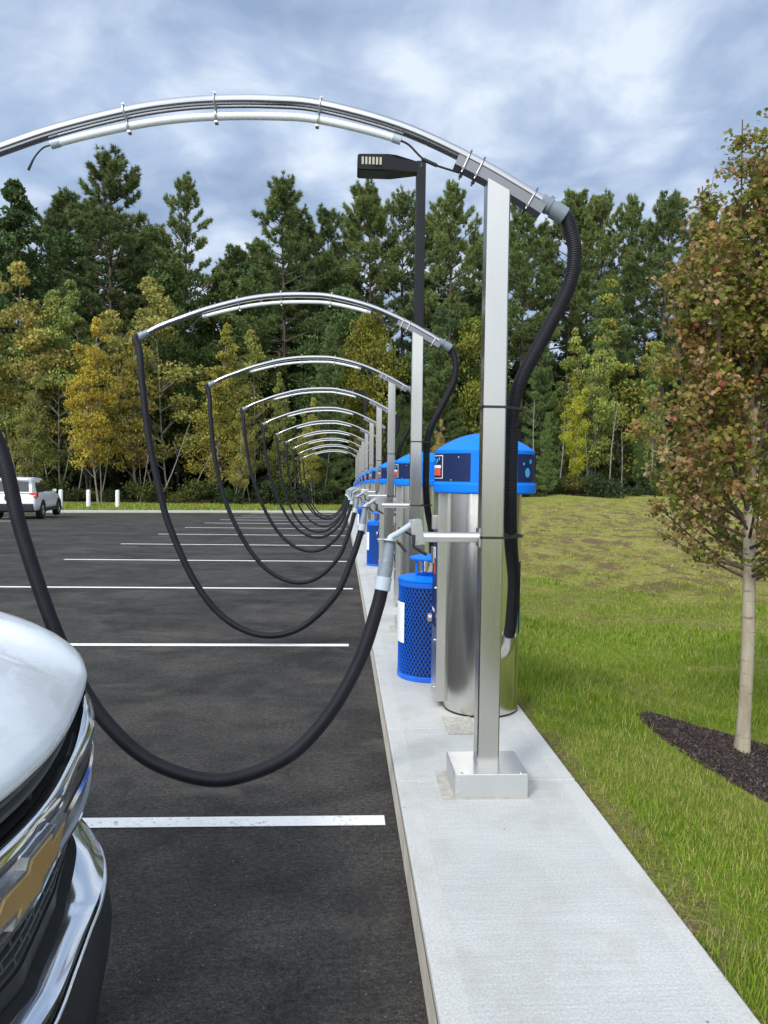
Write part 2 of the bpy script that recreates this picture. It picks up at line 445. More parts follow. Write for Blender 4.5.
def cards(P, L, W, tilt=1.0):
    """one diamond per point, randomly turned"""
    n = len(P); a = rng.uniform(0, 2*PI, n); e = rng.normal(0, tilt, n)
    d = np.c_[np.cos(a)*np.cos(e), np.sin(a)*np.cos(e), np.sin(e)]
    q = rng.normal(size=(n, 3)) if tilt >= .9 else np.c_[rng.normal(0, .35, (n, 2)), np.ones(n)]
    s = np.cross(d, q); s /= np.linalg.norm(s, axis=1)[:, None] + 1e-9
    L = np.asarray(L).reshape(-1, 1); W = np.asarray(W).reshape(-1, 1)
    V = np.stack([P-d*L, P+s*W-d*L*.1, P+d*L, P-s*W-d*L*.1], 1).reshape(-1, 3)
    return V, np.arange(4*n).reshape(n, 4)
def mat_leaf(name, trans=.35, rough=.6, objcol=True, spec=.25):
    m, t, b = nt(name)
    at = t.nodes.new('ShaderNodeAttribute'); at.attribute_name = 'leaf'
    c = at.outputs['Color']
    if objcol:
        oi = t.nodes.new('ShaderNodeObjectInfo'); c = mixc(t, 1.0, c, oi.outputs['Color'], 'MULTIPLY')
    t.links.new(c, b.inputs['Base Color']); b.inputs['Roughness'].default_value = rough; b.inputs['Specular IOR Level'].default_value = spec
    tr = t.nodes.new('ShaderNodeBsdfTranslucent'); t.links.new(c, tr.inputs['Color'])
    mx = t.nodes.new('ShaderNodeMixShader'); mx.inputs[0].default_value = trans
    out = t.nodes['Material Output']
    t.links.new(b.outputs[0], mx.inputs[1]); t.links.new(tr.outputs[0], mx.inputs[2]); t.links.new(mx.outputs[0], out.inputs['Surface'])
    return m
M['leafcol'] = mat_leaf('chips', 0, .9, False)
M['leaf'] = mat_leaf('foliage', .35)
M['needle'] = mat_leaf('needles', .12, .6)
M['mapleleaf'] = mat_leaf('maple_leaves', .5, .5, False)
M['blade'] = mat_leaf('grass_blades', .35, .6, False)
mulch()
# grass
def fbm(X, Y):
    g = np.random.default_rng(3); o = np.zeros(len(X)); amp = 1.0; f = 1.1
    for _ in range(5):
        for _ in range(3):
            a = g.uniform(0, PI); ph = g.uniform(0, 6.3, 2); u = X*math.cos(a)+Y*math.sin(a); v = -X*math.sin(a)+Y*math.cos(a)
            o += amp*np.sin(u*f+ph[0]+1.3*np.sin(v*f*.7+ph[1]))/2.2
        amp *= .72; f *= 1.9
    return o*.75
def grass():
    Ps = []; Hs = []; Ws = []
    for (x0, x1, y0, y1, n, h, w) in ((1.14, 4.2, 1.6, 4.5, 150000, .055, .0021), (1.14, 6.5, 4.5, 9, 90000, .06, .0035), (1.14, 11, 9, 16, 70000, .065, .006), (1.15, 17, 16, 28, 62000, .07, .011), (1.2, 30, 28, 56, 64000, .08, .022)):
        X = rng.uniform(x0, x1, n); Y = rng.uniform(y0, y1, n)
        ok = X < np.maximum(4, .62*Y+1.0); X = X[ok]; Y = Y[ok]; n = len(X)
        # thin the dry patches
        pat = fbm(X, Y)
        bank = np.clip((Y+5*np.sin(X*.35+Y*.2)-13)/5, 0, 1)*np.clip((X-2.2)/2, 0, 1)
        keep = rng.uniform(0, 1, n) < np.clip(.72+.45*pat - .35*bank*(1-.8*np.clip(pat, 0, 1)), .42-.26*bank, 1)
        d = ((X-2.80)/.70)**2 + ((Y-4.93)/1.0)**2 < 1
        keep &= ~d | (rng.uniform(0, 1, n) < .004)
        X, Y, pat, bank = X[keep], Y[keep], pat[keep], bank[keep]; n = len(X)
        Z = np.array([zland(a, b) for a, b in zip(X, Y)])
        keep2 = rng.uniform(0, 1, n) > .85*np.exp(-((X-1.14)/.10)**2)*(np.sin(Y*2.1)+np.sin(Y*5.3+1)*.6 > -.5)
        X, Y, Z, pat, bank = X[keep2], Y[keep2], Z[keep2], pat[keep2], bank[keep2]; n = len(X)
        hh = h*rng.uniform(.4, 1.3, n)*(1.1+.55*np.clip(pat, -.45, 1))*(1-.35*bank)
        Ps.append(np.c_[X, Y, Z, pat, bank]); Hs.append(hh); Ws.append(np.full(n, w)*rng.uniform(.7, 1.3, n))
    # verge by the far kerb
    n = 26000; X = rng.uniform(-45, 8, n); Y = np.array([kerb_y(x) for x in X]) + .2 + rng.uniform(0, 1, n)**1.2*13
    ok = Y < 57; X, Y = X[ok], Y[ok]; n = len(X)
    Z = np.array([zland(a, b) for a, b in zip(X, Y)])
    Ps.append(np.c_[X, Y, Z, np.zeros(n), np.zeros(n)]); Hs.append(.14*rng.uniform(.5, 1.3, n)); Ws.append(np.full(n, .03))
    P = np.concatenate(Ps); H = np.concatenate(Hs); W = np.concatenate(Ws); n = len(P)
    a = rng.uniform(0, 2*PI, n); lean = rng.uniform(.15, .95, n)
    d = np.c_[np.cos(a)*lean, np.sin(a)*lean, np.ones(n)*.9]; s = np.c_[-np.sin(a), np.cos(a), np.zeros(n)]*W[:, None]
    B = P[:, :3] - np.array([0, 0, .01])
    V = np.stack([B-s, B+s, B+d*H[:, None]], 1).reshape(-1, 3)
    pal = np.array([(.14, .235, .012), (.21, .31, .022), (.29, .345, .05), (.10, .165, .014), (.44, .36, .15), (.34, .30, .08)])
    bank = P[:, 4]; u = rng.uniform(0, 1, n)
    idx = rng.choice(4, n, p=[.3, .35, .2, .15]); dry = u < (.09 + .26*np.clip(.05-P[:, 3], 0, 1) + .50*bank)
    idx[dry] = rng.choice([4, 5], dry.sum())
    c = pal[idx]*rng.uniform(.8, 1.2, (n, 1))
    tag(link('grass', np_mesh('grass', V, np.arange(3*n).reshape(n, 3), M['blade'], np.repeat(c, 3, 0))), kind='stuff')
grass()
# ------------------------------------------------------------------ vacuum booms
ORD = ['nearest', 'second', 'third', 'fourth', 'fifth', 'sixth', 'seventh', 'eighth', 'ninth', 'farthest']
PX = .689                                # the posts stand on this line
ARC = [(-1.80, 2.865), (-1.66, 2.94), (-1.50, 3.004), (-1.26, 3.094), (-.97, 3.178), (-.77, 3.219), (-.57, 3.242), (-.34, 3.251), (-.11, 3.240), (.244, 3.160), (.562, 3.032), (.80, 2.91), (.935, 2.832)]
def arc_pts(sub=6):
    return spline([Vector((x-PX, 0, z)) for x, z in ARC], sub)
AP = arc_pts()
def arc_at(x):
    """height and slope of the arch at local x"""
    for a, b in zip(AP[:-1], AP[1:]):
        if a.x <= x <= b.x or b is AP[-1]:
            t = (x-a.x)/(b.x-a.x); return a.z+(b.z-a.z)*t, math.atan2(b.z-a.z, b.x-a.x)
    return AP[-1].z, 0
def make_boom():
    root = empty('vacuum_boom')
    m = MB(); m.box((0, 0, KH+.002+.056), (.335, .29, .112), bev=.006); m.build('base_cover', M['box_metal'], root, angle=30)
    m = MB(); m.box((-.026, .012, KH+.0015), (.385, .326, .005)); m.build('grout_bed', M['grout'], root)
    # square post, its top cut to the slope of the arch
    m = MB(); w = .0515; rows = []
    zt = lambda x: arc_at(x)[0]-.062
    prof = [(-w, -w+.006), (-w+.006, -w), (w-.006, -w), (w, -w+.006), (w, w-.006), (w-.006, w), (-w+.006, w), (-w, w-.006)]
    m.grid([[(x, y, KH+.1) for x, y in prof], [(x, y, 1.2) for x, y in prof], [(x, y, zt(x)) for x, y in prof]], close=True)
    m.f.append(tuple(range(16, 24))); m.mi[len(m.f)-1] = 0
    p = m.build('post', M['steel_post'], root, angle=25)
    for x in (-.04, .04):
        m = MB(); m.lathe([(.006, 0), (.006, .006), (.003, .008), (0, .008)], (x*3.4, -.135, KH+.113), 8); m.build('bolt', M['steel'], root)
    for z in (KH+.03, KH+.085):
        m = MB(); m.tube([(-.152, -.1445, z), (-.152, -.149, z)], .004, 6); m.build('bolt', M['steel'], root)
    # arch
    m = MB(); m.tube(AP, .0275, 16); m.build('arch_pipe', M['steel_pol'], root)
    # saddle channel under the pipe where the post carries it
    m = MB(); rows = []
    for i in range(13):
        x = -.175+.40*i/12; z, a = arc_at(x); nx, nz = -math.sin(a), math.cos(a)
        row = []
        for (u, v) in ((-.037, -.016), (-.037, -.062), (.037, -.062), (.037, -.016)):
            row.append((x+nx*v, u, z+nz*v))
        rows.append(row)
    m.grid(rows, close=True); m.f.append((0, 1, 2, 3)); m.f.append((48, 49, 50, 51)); m.mi[len(m.f)-1] = m.mi[len(m.f)-2] = 0
    m.build('saddle', M['galv_dk'], root, angle=25)
    # light tube slung below the pipe
    def off(x, d):
        z, a = arc_at(x); return Vector((x+math.sin(a)*d, 0, z-math.cos(a)*d))
    X0, X1 = -1.305-PX, .265-PX
    pts = []
    for i in range(41):
        t = i/40; x = X0+(X1-X0)*t; d = .052 + .012*math.sin(PI*t)
        pts.append(off(x, d))
    lt = MB(); lt.tube(pts, .0165, 12); lt = lt.build('light_tube', M['tubeled'], root)
    
    for q in (pts[:2], pts[-2:]):
        m = MB(); m.tube(q, .019, 12); m.build('end_cap', M['pvc_lt'], lt)
    m = MB(); a = pts[0]; m.tube([a, a+Vector((-.035, 0, -.015)), a+Vector((-.07, 0, -.055)), a+Vector((-.10, .005, -.11))], [.0038, .0038, .0038, .0065], 8, sub=4)
    m.build('light_cable', M['black'], root); m = MB(); b = pts[-1]; c = off(.545-PX, .075)
    m.tube([b, b+Vector((.04, 0, -.02)), b.lerp(c, .45)+Vector((0, 0, -.028)), c], .005, 8, sub=5)
    m.tube([b.lerp(c, .38)+Vector((0, 0, -.028)), b.lerp(c, .62)+Vector((0, 0, -.022))], .009, 8)
    m.tube([b.lerp(c, .36)+Vector((0, 0, -.03)), b.lerp(c, .36)+Vector((0, 0, -.06))], .003, 6); m.tube([b.lerp(c, .36)+Vector((0, 0, -.055)), b.lerp(c, .36)+Vector((0, 0, -.066))], .007, 8)
    m.build('light_cable', M['black'], root)
    # clamps round pipe and light tube, U bolts at the saddle
    for x, low in ((-.968-PX, .082), (-.577-PX, .086), (-.114-PX, .086)):
        z, a = arc_at(x); m = MB(); n = Vector((-math.sin(a), 0, math.cos(a))); c = Vector((x, 0, z)); t = Vector((math.cos(a), 0, math.sin(a)))
        ring = [c + n*(.034*math.cos(q)) + Vector((0, 1, 0))*(.034*math.sin(q)) for q in np.linspace(.0, PI, 9)]
        loop = [c+n*.034+Vector((0, .0, 0))]; 
        full = [c + n*(.034*math.cos(q)) + Vector((0, .034*math.sin(q), 0)) for q in np.linspace(-2.4, 2.4, 17)] 
        lowr = [c - n*low*.72 + n*(.022*math.cos(q)) + Vector((0, .022*math.sin(q), 0)) for q in np.linspace(.6, 2*PI-.6, 15)]
        m.tube(full+lowr+[full[0]], .0045, 8, sub=2)
        m.box(c+n*.037, (.012, .012, .010), Matrix.Rotation(-a, 4, 'Y')); m.box(c-n*(low+.004), (.016, .03, .012), Matrix.Rotation(-a, 4, 'Y'), .003)
        m.build('clamp', M['galv'], root)
    for x in (-.135, -.075, .165):
        z, a = arc_at(x); m = MB(); n = Vector((-math.sin(a), 0, math.cos(a))); c = Vector((x, 0, z))
        u = [c - n*.085 + Vector((0, -.042, 0)), c + Vector((0, -.042, 0))] + [c + n*(.036*math.sin(q)) + Vector((0, -.036*math.cos(q), 0)) for q in np.linspace(.2, PI-.2, 7)] + [c + Vector((0, .042, 0)), c - n*.085 + Vector((0, .042, 0))]
        m.tube(u, .0045, 8)
        for yy in (-.042, .042): m.tube([c-n*.062+Vector((0, yy, 0)), c-n*.074+Vector((0, yy, 0))], .009, 6)
        m.build('clamp', M['galv_dk'], root)
    # grey cuffs on both ends of the pipe
    z, a = arc_at(.90-PX); d = Vector((math.cos(a), 0, math.sin(a))); e = AP[-1]
    m = MB(); m.tube([e-d*.055, e-d*.05, e+d*.012, e+d*.013, e+d*.075, e+d*.078], [.033, .035, .035, .041, .041, .039], 20)
    m.tube([e-d*.02, e-d*.004], .039, 20); m.box(e-d*.012+Vector((.02, 0, .035)), (.02, .018, .012), Matrix.Rotation(-a, 4, 'Y')); m.build('cuff', M['pvc'], root, angle=30)
    s0 = AP[0]; d0 = (AP[0]-AP[1]).normalized()
    m = MB(); m.tube([s0-d0*.03, s0+d0*.02, s0+d0*.021, s0+d0*.08], [.034, .034, .041, .041], 20); m.build('cuff', M['pvc'], root, angle=30)
    # supply hose down the back of the post to the drum
    L = lambda *q: [Vector((x-PX, y-P0, z)) for x, y, z in q]
    e2 = e+d*.06
    hp = [e2, e2+d*.03] + L((1.032, 3.505, 2.735), (1.056, 3.51, 2.63), (1.036, 3.53, 2.48), (.945, 3.56, 2.28), (.842, 3.59, 2.07), (.804, 3.60, 1.92), (.800, 3.60, 1.72), (.802, 3.61, 1.49), (.832, 3.70, 1.27), (.885, 3.85, 1.08), (.915, 4.0, .93), (.933, 4.11, .80), (.938, 4.19, .70))
    m = MB(); m.tube(hp, .0325, 16, sub=7); m.build('supply_hose', M['hose_big'], root)
    m = MB(); m.tube(L((.937, 4.17, .73), (.939, 4.21, .665), (.928, 4.30, .60), (.905, 4.42, .56), (.89, 4.52, .54)), .040, 16, sub=4)
    m.build('inlet_pipe', M['steel'], root)
    for z in (1.92, 1.325):                       # straps that tie the hose to the post
        hx = .812-PX+.04 if z > 1.5 else .812-PX+.042
        loop = [(-.054, -.054, z), (.054, -.054, z), (hx, .06, z), (hx, .135, z), (.054, .145, z), (-.054, .054, z), (-.054, -.054, z)]
        m = MB()
        for p, q in zip(loop[:-1], loop[1:]):
            c = (Vector(p)+Vector(q))/2; dd = Vector(q)-Vector(p)
            m.box(c, (dd.length+.004, .004, .011), Matrix.Rotation(math.atan2(dd.y, dd.x), 4, 'Z'))
        m.build('strap', M['black'], root)
    # nozzle hanger arm
    m = MB(); m.tube([(-.052, 0, 1.322), (-.345, 0, 1.322)], .0235, 18); m.box((-.056, 0, 1.322), (.008, .085, .085), bev=.002)
    arm = m.build('hanger_arm', M['steel'], root)
    m = MB()
    for yy in (-.034, .034): m.box((-.345, yy, 1.345), (.05, .005, .115), Matrix.Rotation(R(-8), 4, 'Y'), .001)
    m.box((-.318, 0, 1.345), (.005, .068, .115), Matrix.Rotation(R(-8), 4, 'Y')); m.tube([(-.35, -.045, 1.385), (-.35, .045, 1.385)], .006, 8); m.tube([(-.345, -.045, 1.31), (-.345, .045, 1.31)], .006, 8)
    m.build('bracket', M['galv'], arm)
    m = MB(); m.tube([(-.365, -.02, 1.33), (-.43, -.03, 1.365)], .005, 8); m.tube([(-.36, -.045, 1.335), (-.29-.07, -.05, 1.28), (-.30, -.05, 1.245)], .0075, 8); m.build('hook', M['black'], arm)
    return root
boom = make_boom()
tag(boom, 'nearest and largest steel boom, its square post in front of the first blue domed canister', 'vacuum boom', 'steel booms arching along the kerb')
BL = ['second steel boom from the camera, just in front of the tall black lamp pole',
      'third steel boom from the camera, its arch tip hidden behind the second post',
      'fourth steel boom from the camera, arch nested inside the third arch',
      'fifth steel boom from the camera, standing just before the sixth', 'sixth steel boom from the camera, near the middle of the row of arches',
      'seventh steel boom from the camera, in the crowded far half of the row', 'eighth steel boom from the camera, third smallest of the arches',
      'ninth steel boom from the camera, second smallest of the arches', 'farthest steel boom, the smallest arch at the end of the row']
boom.location = (PX, P0, 0)
for k in range(1, 10):
    b = copy_tree(boom); y = P0+k*S; b.location = (PX, y, gr(y)); b['label'] = BL[k-1]

# ------------------------------------------------------------------ suction hoses
NZ = [(.335, 1.388), (.29, 1.36), (.222, 1.312)]
def make_hose(pts, yb):
    root = empty('vacuum_hose')
    L = lambda q: Vector((q[0]-PX, q[2] if len(q) > 2 else 0, q[1]))
    e = AP[0]; d0 = (AP[0]-AP[1]).normalized()
    path = [e+d0*.05, e+d0*.10] + [L(q) for q in pts]
    n = len(path)
    for i, p in enumerate(path): p.y += yb*min(1, i/3)
    m = MB(); m.tube(path, .0305, 16, sub=8); m.build('hose_tube', M['hose'], root)
    a = path[-1]
    f = Vector((.222-PX, -.062, 1.312)); up = (f-a).normalized()
    L_ = (f-a).length
    m = MB(); q = lambda t: a+up*t*L_
    m.tube([q(-.06), q(-.05), q(.22), q(.225)], [.033, .036, .036, .034], 20); m.build('cuff', M['pvc_lt'], root, angle=30)
    m = MB(); m.tube([q(.225), q(.42), q(.43), q(.55)], [.032, .032, .029, .029], 20)
    m.tube([q(.54), q(.60), q(.95), q(.985)], [.029, .026, .026, .024], 20); cf = m.build('coupler', M['pvc'], root, angle=30)
    m = MB(); m.tube([q(.975), q(.995)], [.048, .048], 24); m.box(q(.985)+Vector((-.035, -.01, .006)), (.05, .03, .01), bev=.003); m.build('flange', M['galv'], root)
    m = MB(); m.tube([q(.97), f+up*.012, Vector((.262-PX, -.045, 1.345)), Vector((.338-PX, -.01, 1.392))], [.017, .0145, .0135, .014], 16, sub=6); m.build('nozzle', M['pvc_lt'], root)
    m = MB(); m.tube([f+Vector((.025, -.02, .0)), f+Vector((.07, -.03, -.05))], .0065, 8); m.build('trigger', M['black'], root)
    return root
HG = 'black hoses looping down from the arches'
H1 = [(-1.875, 2.70), (-1.79, 2.34), (-1.625, 2.0), (-1.476, 1.69), (-1.396, 1.346), (-1.271, .951), (-1.144, .662), (-1.015, .469), (-.841, .314), (-.62, .231), (-.443, .238), (-.22, .337), (-.043, .528), (.09, .773), (.162, 1.00), (.186, 1.10)]
H2 = [(-1.842, 2.70), (-1.81, 2.40), (-1.75, 1.892), (-1.665, 1.48), (-1.57, 1.118), (-1.343, .612), (-1.068, .268), (-.727, .11), (-.376, .176), (-.053, .478), (.10, .82), (.170, 1.04), (.186, 1.10)]
H3 = [(-1.842, 2.70), (-1.82, 2.40), (-1.77, 1.9), (-1.68, 1.45), (-1.53, 1.02), (-1.28, .56), (-1.0, .25), (-.66, .10), (-.34, .16), (-.04, .45), (.105, .80), (.170, 1.04), (.186, 1.10)]
H4 = [(-1.842, 2.70), (-1.815, 2.40), (-1.74, 1.9), (-1.62, 1.42), (-1.44, .98), (-1.2, .58), (-.93, .32), (-.62, .20), (-.32, .26), (-.03, .52), (.105, .83), (.170, 1.04), (.186, 1.10)]
hs = [make_hose(h, -.09) for h in (H1, H2, H3, H4)]
for o in hs: o['category'] = 'hose'; o['group'] = HG
HL = ['nearest black hose, dipping past the white car bonnet to its nozzle on the first post', 'second black hose, a full loop from the second arch down near the white stall lines', 'third black hose from the camera, loop hanging from the third arch',
      'fourth black hose from the camera, loop hanging from the fourth arch', 'fifth black hose from the camera, loop under the fifth arch', 'sixth black hose from the camera, loop under the sixth arch', 'seventh black hose from the camera, in the tangle of far loops',
      'eighth black hose from the camera, third smallest loop', 'ninth black hose from the camera, second smallest loop', 'farthest black hose, the smallest loop at the end of the row']
for k in range(10):
    if k < 4: o = hs[k]
    else: o = copy_tree(hs[(3, 1, 2, 3, 2, 1)[k-4]])
    y = P0+k*S; o.location = (PX, y, gr(y)); o['label'] = HL[k]

# ------------------------------------------------------------------ canister vacuums
def make_vac():
    root = empty('vacuum_canister'); r = .232
    m = MB(); m.lathe([(r-.006, .004), (r, .01), (r, 1.36)], seg=64); m.build('drum', M['steel_cyl'], root)
    for (z0, z1, a0, a1, sg) in ((.004, .012, 0, 2*PI, 64), (.05, .46, -.28, -.255, 2), (1.0, 1.3, -.30, -.276, 2), (.05, .46, -.62, -.60, 2)):
        m = MB(); m.lathe([(r+.0025, z0), (r+.0025, z1)], seg=sg, a0=a0, a1=a1, caps=False); m.build('seam', M['dark'], root)
    # flat door frame on the parking side
    m = MB(); m.box((-.245, .10, .70), (.085, .24, 1.32), bev=.004); dr = m.build('door_frame', M['steel'], root, angle=30)
    m = MB()
    for z in (.12, .42, .75, 1.05): m.tube([(-.287, .03, z), (-.298, .03, z)], .008, 8)
    m.box((-.296, .12, .95), (.02, .10, .10), bev=.004); m.tube([(-.306, .10, .55), (-.33, .10, .55)], .028, 16); m.box((-.30, .08, 1.16), (.03, .05, .09), bev=.005)
    m.build('fitting', M['galv'], dr)
    m = MB(); m.box((-.2895, .11, .80), (.004, .16, .60)); dc = m.build('instruction_decal', M['navy'], dr)
    m = MB(); m.box((-.292, .075, .97), (.003, .05, .07)); m.box((-.292, .11, .60), (.003, .10, .02)); m.build('decal_text', M['white_decal'], dc)
    m = MB(); m.box((-.292, .075, .87), (.003, .05, .07)); m.build('decal_patch', M['red_decal'], dc)
    # stickers on the grass side
    def patch(name, mat, a0, a1, z0, z1, rr, par, n=10):
        q = MB(); q.lathe([(rr, z0), (rr, z1)], seg=n, a0=R(a0), a1=R(a1)); return q.build(name, mat, par)
    st = patch('side_decal', M['navy'], -25, 35, .62, .93, r+.003, root)
    patch('decal_patch', M['white_decal'], -23, 10, .74, .84, r+.005, st); patch('decal_patch', M['sky_decal'], -24, 28, .48, .66, r+.005, st)
    # blue dome
    R0 = .318
    m = MB(); prof = [(.24, 1.352), (R0-.012, 1.350), (R0-.002, 1.356), (R0, 1.366), (R0-.002, 1.405), (R0-.010, 1.415), (R0-.012, 1.606), (R0-.014, 1.611)]
    for i in range(1, 15):
        q = 1-(i/14)**1.2; prof.append(((R0-.016)*q if i < 14 else 0, 1.613+.107*(1-q**2.1)))
    m.lathe(prof, seg=72); dm = m.build('dome', M['blue'], root, angle=35)
    rb = R0-.012
    def label(c, w, par):
        f = patch('label_frame', M['white_decal'], c-w, c+w, 1.437, 1.578, rb+.005, par); patch('label_field', M['navy'], c-w+1.2, c+w-1.2, 1.442, 1.573, rb+.0065, f)
        patch('label_patch', M['red_decal'], c-w*.72, c+w*.72, 1.455, 1.497, rb+.008, f); patch('label_patch', M['white_decal'], c-w*.78, c+w*.78, 1.500, 1.518, rb+.008, f)
        for da, z, s in ((-w*.45, 1.553, .010), (w*.1, 1.545, .012), (w*.5, 1.556, .009), (-w*.2, 1.530, .009)):
            q = MB(); ring = [(R(c+da)+s/rb*math.cos(t), z+s*1.2*math.sin(t)) for t in np.linspace(0, 2*PI, 13)[:-1]]
            q.add([((rb+.0083)*math.cos(a), (rb+.0083)*math.sin(a), zz) for a, zz in ring], [tuple(range(12))]); q.build('label_drop', M['sky_decal'], f)
    for c0, c1, lc in ((-255, -116, -168), (-62, 62, 3)):
        p = patch('dome_decal', M['navy'], c0, c1, 1.422, 1.588, rb+.0035, dm, 48); label(lc, 14, p)
        for a, z, s in ((-40, 1.545, .014), (-46, 1.478, .026), (-53, 1.53, .008)) if lc > 0 else ((-130, 1.565, .003), (-140, 1.43, .003)):
            q = MB(); ring = [(R(a)+s/rb*math.cos(t), z+s*1.1*math.sin(t)) for t in np.linspace(0, 2*PI, 17)[:-1]]
            q.add([((rb+.0055)*math.cos(u), (rb+.0055)*math.sin(u), zz) for u, zz in ring], [tuple(range(16))]); q.build('decal_dot', M['sky_decal'] if s > .005 else M['white_decal'], p)
    return root
vac = make_vac()
tag(vac, 'nearest steel canister vacuum under a big blue dome, right behind the first post', 'vacuum', 'blue domed canister vacuums along the strip')
VL = ['second blue domed canister vacuum from the camera, half hidden by the second post', 'third blue domed canister vacuum from the camera, left of the second dome', 'fourth blue domed canister vacuum from the camera', 'fifth blue domed canister vacuum from the camera, a narrow blue strip', 'sixth blue domed canister vacuum, barely showing beside the fifth',
      'seventh blue domed canister vacuum, deep in the row', 'eighth blue domed canister vacuum, deep in the row', 'ninth blue domed canister vacuum, next to the last', 'last blue domed canister vacuum at the far end of the row']
vac.location = (.885, 4.72, KH)
for k in range(1, 10):
    v = copy_tree(vac); y = 4.72+k*S; v.location = (.885, y, KH+gr(y)); v['label'] = VL[k-1]
# service cover set in the slab in front of the drum
def cover(y):
    m = MB(); m.box((0, 0, .003), (.17, .30, .006), bev=.002); m.tube([(.0, -.11, .006), (.0, -.11, .010)], .010, 10); m.box((.055, -.02, .007), (.02, .11, .003)); m.tube([(.0, .11, .006), (.0, .11, .010)], .010, 10)
    o = m.build('service_cover', M['grout']); o.location = (.70, y, KH+gr(y)+.001); return o
tag(cover(4.36), 'worn tan service cover plate set in the concrete below the nearest canister', 'cover plate')

# ------------------------------------------------------------------ litter bins
def make_bin():
    root = empty('trash_bin'); r = .232; H = .70; n = 52; rowsN = 27
    m = MB(); dz = (H-.06)/rowsN
    th = .0034
    for s in (1, -1):                              # two families of strands make the diamond mesh
        for k in range(n):
            vs = []; fs = []; m_ = rowsN*1
            for i in range(m_+1):
                z = .03+dz*i; a = 2*PI*(k + s*i*.5)/n
                ca, sa = math.cos(a), math.sin(a)
                for (dr, dzz) in ((.0035, -th), (.0035, th), (-.002, th), (-.002, -th)): vs.append(((r+dr)*ca, (r+dr)*sa, z+dzz))
            for i in range(m_):
                for q in range(4): fs.append((i*4+q, i*4+(q+1) % 4, i*4+4+(q+1) % 4, i*4+4+q))
            m.add(vs, fs)
    m.build('mesh_body', M['blue_paint'], root, smooth=False)
    m = MB(); m.lathe([(r+.004, 0), (r+.007, .004), (r+.007, .032), (r+.003, .036), (r-.006, .036), (r-.006, .004)], seg=48); m.build('base_ring', M['blue_paint'], root, angle=30); m = MB(); m.lathe([(r-.006, H-.035), (r+.006, H-.035), (r+.006, H), (r-.006, H)], seg=48)
    m.build('rim', M['blue_paint'], root, angle=30)
    m = MB(); m.lathe([(0, .02), (r-.014, .02), (r-.014, H-.03)], seg=40); m.build('liner', M['bin_in'], root)
    m = MB(); m.lathe([(r+.002, H+.001), (r+.008, H+.004), (r+.008, H+.016), (r-.02, H+.024), (.13, H+.036), (.12, H+.036), (.115, H+.01)], seg=48); ld = m.build('lid', M['blue'], root, angle=30)
    m = MB()
    for a in (.4, 1.97, 3.54, 5.11): m.tube([(.122*math.cos(a), .122*math.sin(a), H+.03), (.122*math.cos(a), .122*math.sin(a), H+.152)], .007, 8)
    m.build('lid_post', M['blue'], ld)
    m = MB(); m.lathe([(0, H+.148), (.15, H+.148), (.158, H+.153), (.158, H+.162), (.10, H+.178), (0, H+.182)], seg=40); m.build('rain_cap', M['blue'], ld, angle=30)
    m = MB(); m.lathe([(r+.010, .26), (r+.010, .55)], seg=10, a0=R(163), a1=R(213)); m.build('sign', M['white_decal'], root)
    return root
tb = make_bin(); tb.location = (.655, 5.50, KH)
tag(tb, 'blue wire mesh trash bin with raised cap, right behind the nearest canister', 'trash bin', 'blue trash bins between the vacuums')
for k, lab in ((2, 'second blue mesh trash bin, beside the third canister along the kerb'), (4, 'far blue mesh trash bin, mostly hidden beside the fifth canister')):
    o = copy_tree(tb); y = 5.5+k*S-.30; o.location = (.655, y, KH+gr(y)); o['label'] = lab

# ------------------------------------------------------------------ lamp poles
def make_lamp():
    root = empty('lamp_post'); H = 5.33
    m = MB(); m.box((0, 0, H/2), (.112, .112, H), bev=.006); m.build('pole', M['bronze'], root, angle=30)
    m = MB(); m.box((0, 0, .02), (.24, .24, .04), bev=.008); m.build('base_plate', M['bronze'], root, angle=30)
    # flat area light: arm wedge + housing, tilted slightly
    m = MB(); prof = [(-.05, -.075), (-.05, -.20), (-.36, -.215), (-.74, -.215), (-.76, -.20), (-.76, -.06), (-.74, -.045), (-.40, -.035), (-.30, -.045)]
    m.prism(prof, lambda u, v, s: (u, (-.15 if s == 0 else .15)*(1 if u < -.2 else .42), H+.06+v)); hd = m.build('lamp_head', M['bronze'], root, angle=25)
    m = MB(); m.box((-.575, 0, H+.06-.217), (.30, .24, .006)); pn = m.build('lens_plate', M['dark'], hd)
    m = MB()
    for i in range(6): m.box((-.70+.042*i, -.1515, H-.06), (.024, .004, .085))
    m.build('led_window', M['lens'], hd)
    return root
lp = make_lamp(); lp.location = (.905, 9.3, gr(9.3)+.02)
tag(lp, 'tall dark square lamp post with flat head reaching left, behind the second steel post', 'lamp post', 'dark lamp posts along the vacuum row')
o = copy_tree(lp); y = 9.3+6*S; o.location = (.905, y, gr(y)+.02); o['label'] = 'small far lamp post with flat head, seen above the far arches'

# ------------------------------------------------------------------ bollards
def make_bollard():
    m = MB(); m.lathe([(.125, 0), (.125, 1.06), (.115, 1.10), (.07, 1.13), (0, 1.14)], seg=20)
    return m.build('bollard', M['white_post'])
bo = make_bollard()
for i, (x, y, lab) in enumerate(((-15.7, 48.4, 'middle of the three white bollards on the far verge'), (-14.1, 49.0, 'right hand white bollard on the far verge'), (-17.2, 47.9, 'white bollard half hidden behind the parked white car'))):
    o = bo if i == 0 else bo.copy()
    if i: COL.objects.link(o)
    o.location = (x, y, zland(x, y)-.05); tag(o, lab, 'bollard', 'white bollards on the far verge')
